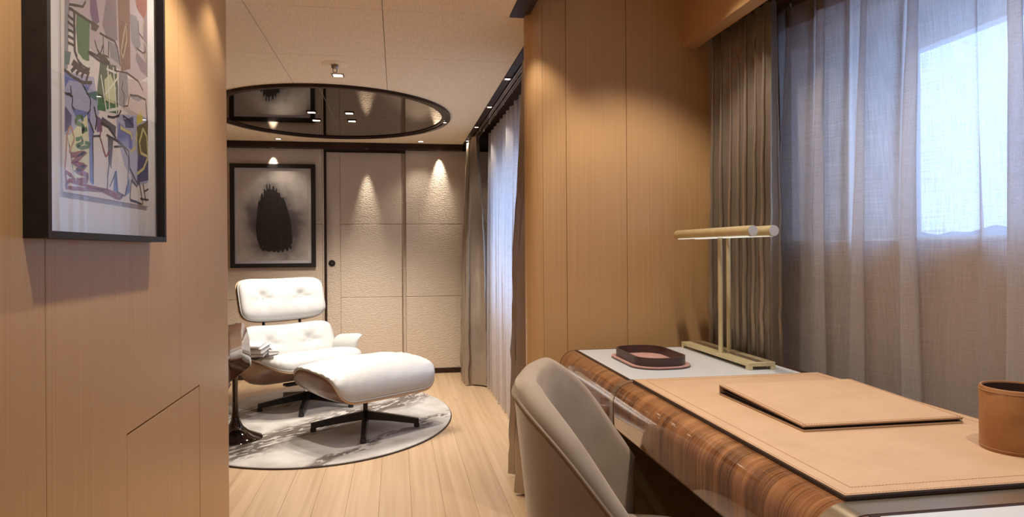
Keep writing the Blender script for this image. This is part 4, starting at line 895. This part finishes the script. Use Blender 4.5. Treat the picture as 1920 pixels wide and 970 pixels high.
# pen cup
cu = empty('pen_cup', (1.172, 1.148, PZ)); tag(cu, 'round cognac leather pen cup on the desk pad', 'cup')
lathe('body', [(0, 0), (.061, 0), (.062, .002), (.062, .118), (.0605, .120), (.0575, .120), (.0565, .118), (.0565, .004), (0, .004)], 'cognac', cu, n=64)
lathe('lining', [(.0564, .006), (.0564, .117), (.0558, .117), (.0558, .0065), (0, .0065), (0, .006)], 'choc', cu, n=48)
for zc in (.006, .113): tube('stitch_line', [(.0623 * math.cos(2 * PI * i / 64), .0623 * math.sin(2 * PI * i / 64), zc) for i in range(64)], .0007, 'stitch', cu, 5, True)
# valet tray
tr = empty('valet_tray', (.873, 2.318, DT + .0027)); tag(tr, 'chocolate leather tray with blush suede base on the pale desk inset', 'tray')
tr.rotation_euler.z = 0
child_r = lambda o: setattr(o, 'parent', tr)
a_, b_ = .105, .178
prism('underside', rrect(-a_, a_, -b_, b_, .085, 10), 'z', 0, .004, 'choc', tr); prism('suede_base', rrect(-a_ + .001, a_ - .001, -b_ + .001, b_ - .001, .084, 10), 'z', .004, .0075, 'blush', tr)
def wall_ring(name, x, y, r, t, z0, z1, mat):
    o_, i_ = rrect(-x, x, -y, y, r, 10), rrect(-x + t, x - t, -y + t, y - t, r - t, 10); n_ = len(o_); v, f = [], []
    for (ox, oy), (ix_, iy) in zip(o_, i_): v += [(ox, oy, z0), (ox, oy, z1), (ix_, iy, z1), (ix_, iy, z0)]
    for k in range(n_):
        j = (k + 1) % n_
        for q in range(4): f.append((4 * k + q, 4 * j + q, 4 * j + (q + 1) % 4, 4 * k + (q + 1) % 4))
    o = mesh(name, v, f, mat, tr, True); o.data.set_sharp_from_angle(angle=math.radians(40)); return o
wall_ring('rim_wall', a_ - .016, b_ - .016, .074, .006, .0075, .036, 'choc')
box('label', (-.012, -.004, .0075), (.012, .004, .0079), 'matboard', tr)

# desk lamp
lm = empty('desk_lamp', (1.168, 2.35, DT + .0027)); tag(lm, 'pale brass desk lamp with two horizontal tubes on thin posts', 'lamp')
bx_, by_ = .0475, .268
box('base_plate', (-bx_, -by_, .011), (bx_, by_, .024), 'brass', lm, .0012, 1); box('base_groove', (-.014, -by_ + .01, .0236), (.014, by_ - .01, .0246), 'brassdim', lm)
for sx in (-1, 1):
    for sy in (-1, 1): box('foot', (sx * (bx_ - .008) - .008, sy * (by_ - .010) - .010, 0), (sx * (bx_ - .008) + .008, sy * (by_ - .010) + .010, .0112), 'brass', lm, .0008, 1)
for tx, sy in ((-.041, -.05), (.032, .02)):
    px_ = tx + (.006 if tx < 0 else 0)
    lathe('post', [(0, 0), (.0085, 0), (.0085, .425), (0, .425)], 'brass', lm, (px_, sy, .023), 16)
    tb = tube('light_tube', [(tx, -.29, .452), (tx, .31, .452)], .0178, 'brass', lm, 28)
    for yy, ny in ((-.2905, -1), (.3105, 1)):
        tube('end_cap', [(tx, yy, .452), (tx, yy + ny * .0015, .452)], .0168, 'lampend', tb, 28)
    box('light_strip', (tx - .009, -.27, .4335), (tx + .009, .29, .4355), 'strip', tb)

# ================================================================== VELVET DESK CHAIR
vc = empty('desk_chair', (.539, 1.548, 0), -.321); tag(vc, 'taupe velvet tub chair pulled up to the desk', 'chair')
def tub():
    NA = 64; v, f = [], []; seam = []; n_ = 2.73; A, B, th = .269, .306, .055
    def sp(c, e): return math.copysign(abs(c) ** e, c)
    for i in range(NA + 1):
        t = -1 + 2 * i / NA; ps = math.radians(91) * t
        def plan(a, b): return -a * sp(math.cos(ps), 2 / n_), b * sp(math.sin(ps), 2 / n_)
        x0_, y0_ = plan(A, B)
        fw = max(0, min(1, (x0_ + A - .028) / .325)); fw = fw + .04 * math.sin(2 * PI * fw) * -1
        h = .866 - .330 * fw
        endf = min(1, (1 - abs(t)) / .035); endf = math.sqrt(max(0.0, 1 - (1 - endf) ** 2)) * .9 + .1
        def pt(k, z):
            s = .84 + .16 * min(1, max(0, (z - .40) / .44))
            x, y = plan(A * s - th * k, B * s - th * k); return (x, y, z)
        prof = []; zb = .40
        for j in range(8): prof.append((0, zb + (h - .028 - zb) * j / 7))
        for j in range(1, 7): a = PI * j / 7; prof.append(((1 - math.cos(a)) / 2, h - .028 + .028 * math.sin(a)))
        for j in range(8): prof.append((1, h - .028 - (h - .028 - .44) * j / 7))
        for k, z in prof: v.append(pt(.5 + (k - .5) * endf, zb + (z - zb) * (.975 + .025 * endf)))
        seam.append(pt(-.03, h - .034))
    m = 22
    for i in range(NA):
        for k in range(m - 1): f.append((i * m + k, i * m + k + 1, (i + 1) * m + k + 1, (i + 1) * m + k))
        f.append((i * m + m - 1, i * m, (i + 1) * m, (i + 1) * m + m - 1))
    f += [tuple(range(m)), tuple(range(NA * m, NA * m + m))]
    o = mesh('tub_back', v, f, 'velvet', vc, True); o.data.set_sharp_from_angle(angle=math.radians(60))
    tube('piping', seam, .0036, 'velvet', o, 6)
tub()
pad('seat_cushion', .36, .40, .05, .05, 'velvet', vc, lambda x, y, z: (x + .0, y, .43 + z), 4.5, 24)
lathe('seat_base', [(0, .36), (.17, .36), (.20, .385), (.20, .405), (0, .405)], 'velvet', vc, (-.03, 0, 0), 32)
for sx in (-1, 1):
    for sy in (-1, 1): tube('leg', [(sx * .14 - .03, sy * .15, .37), (sx * .20 - .03, sy * .22, 0)], .014, 'rosegloss', vc, 10, rad=[.017, .010])
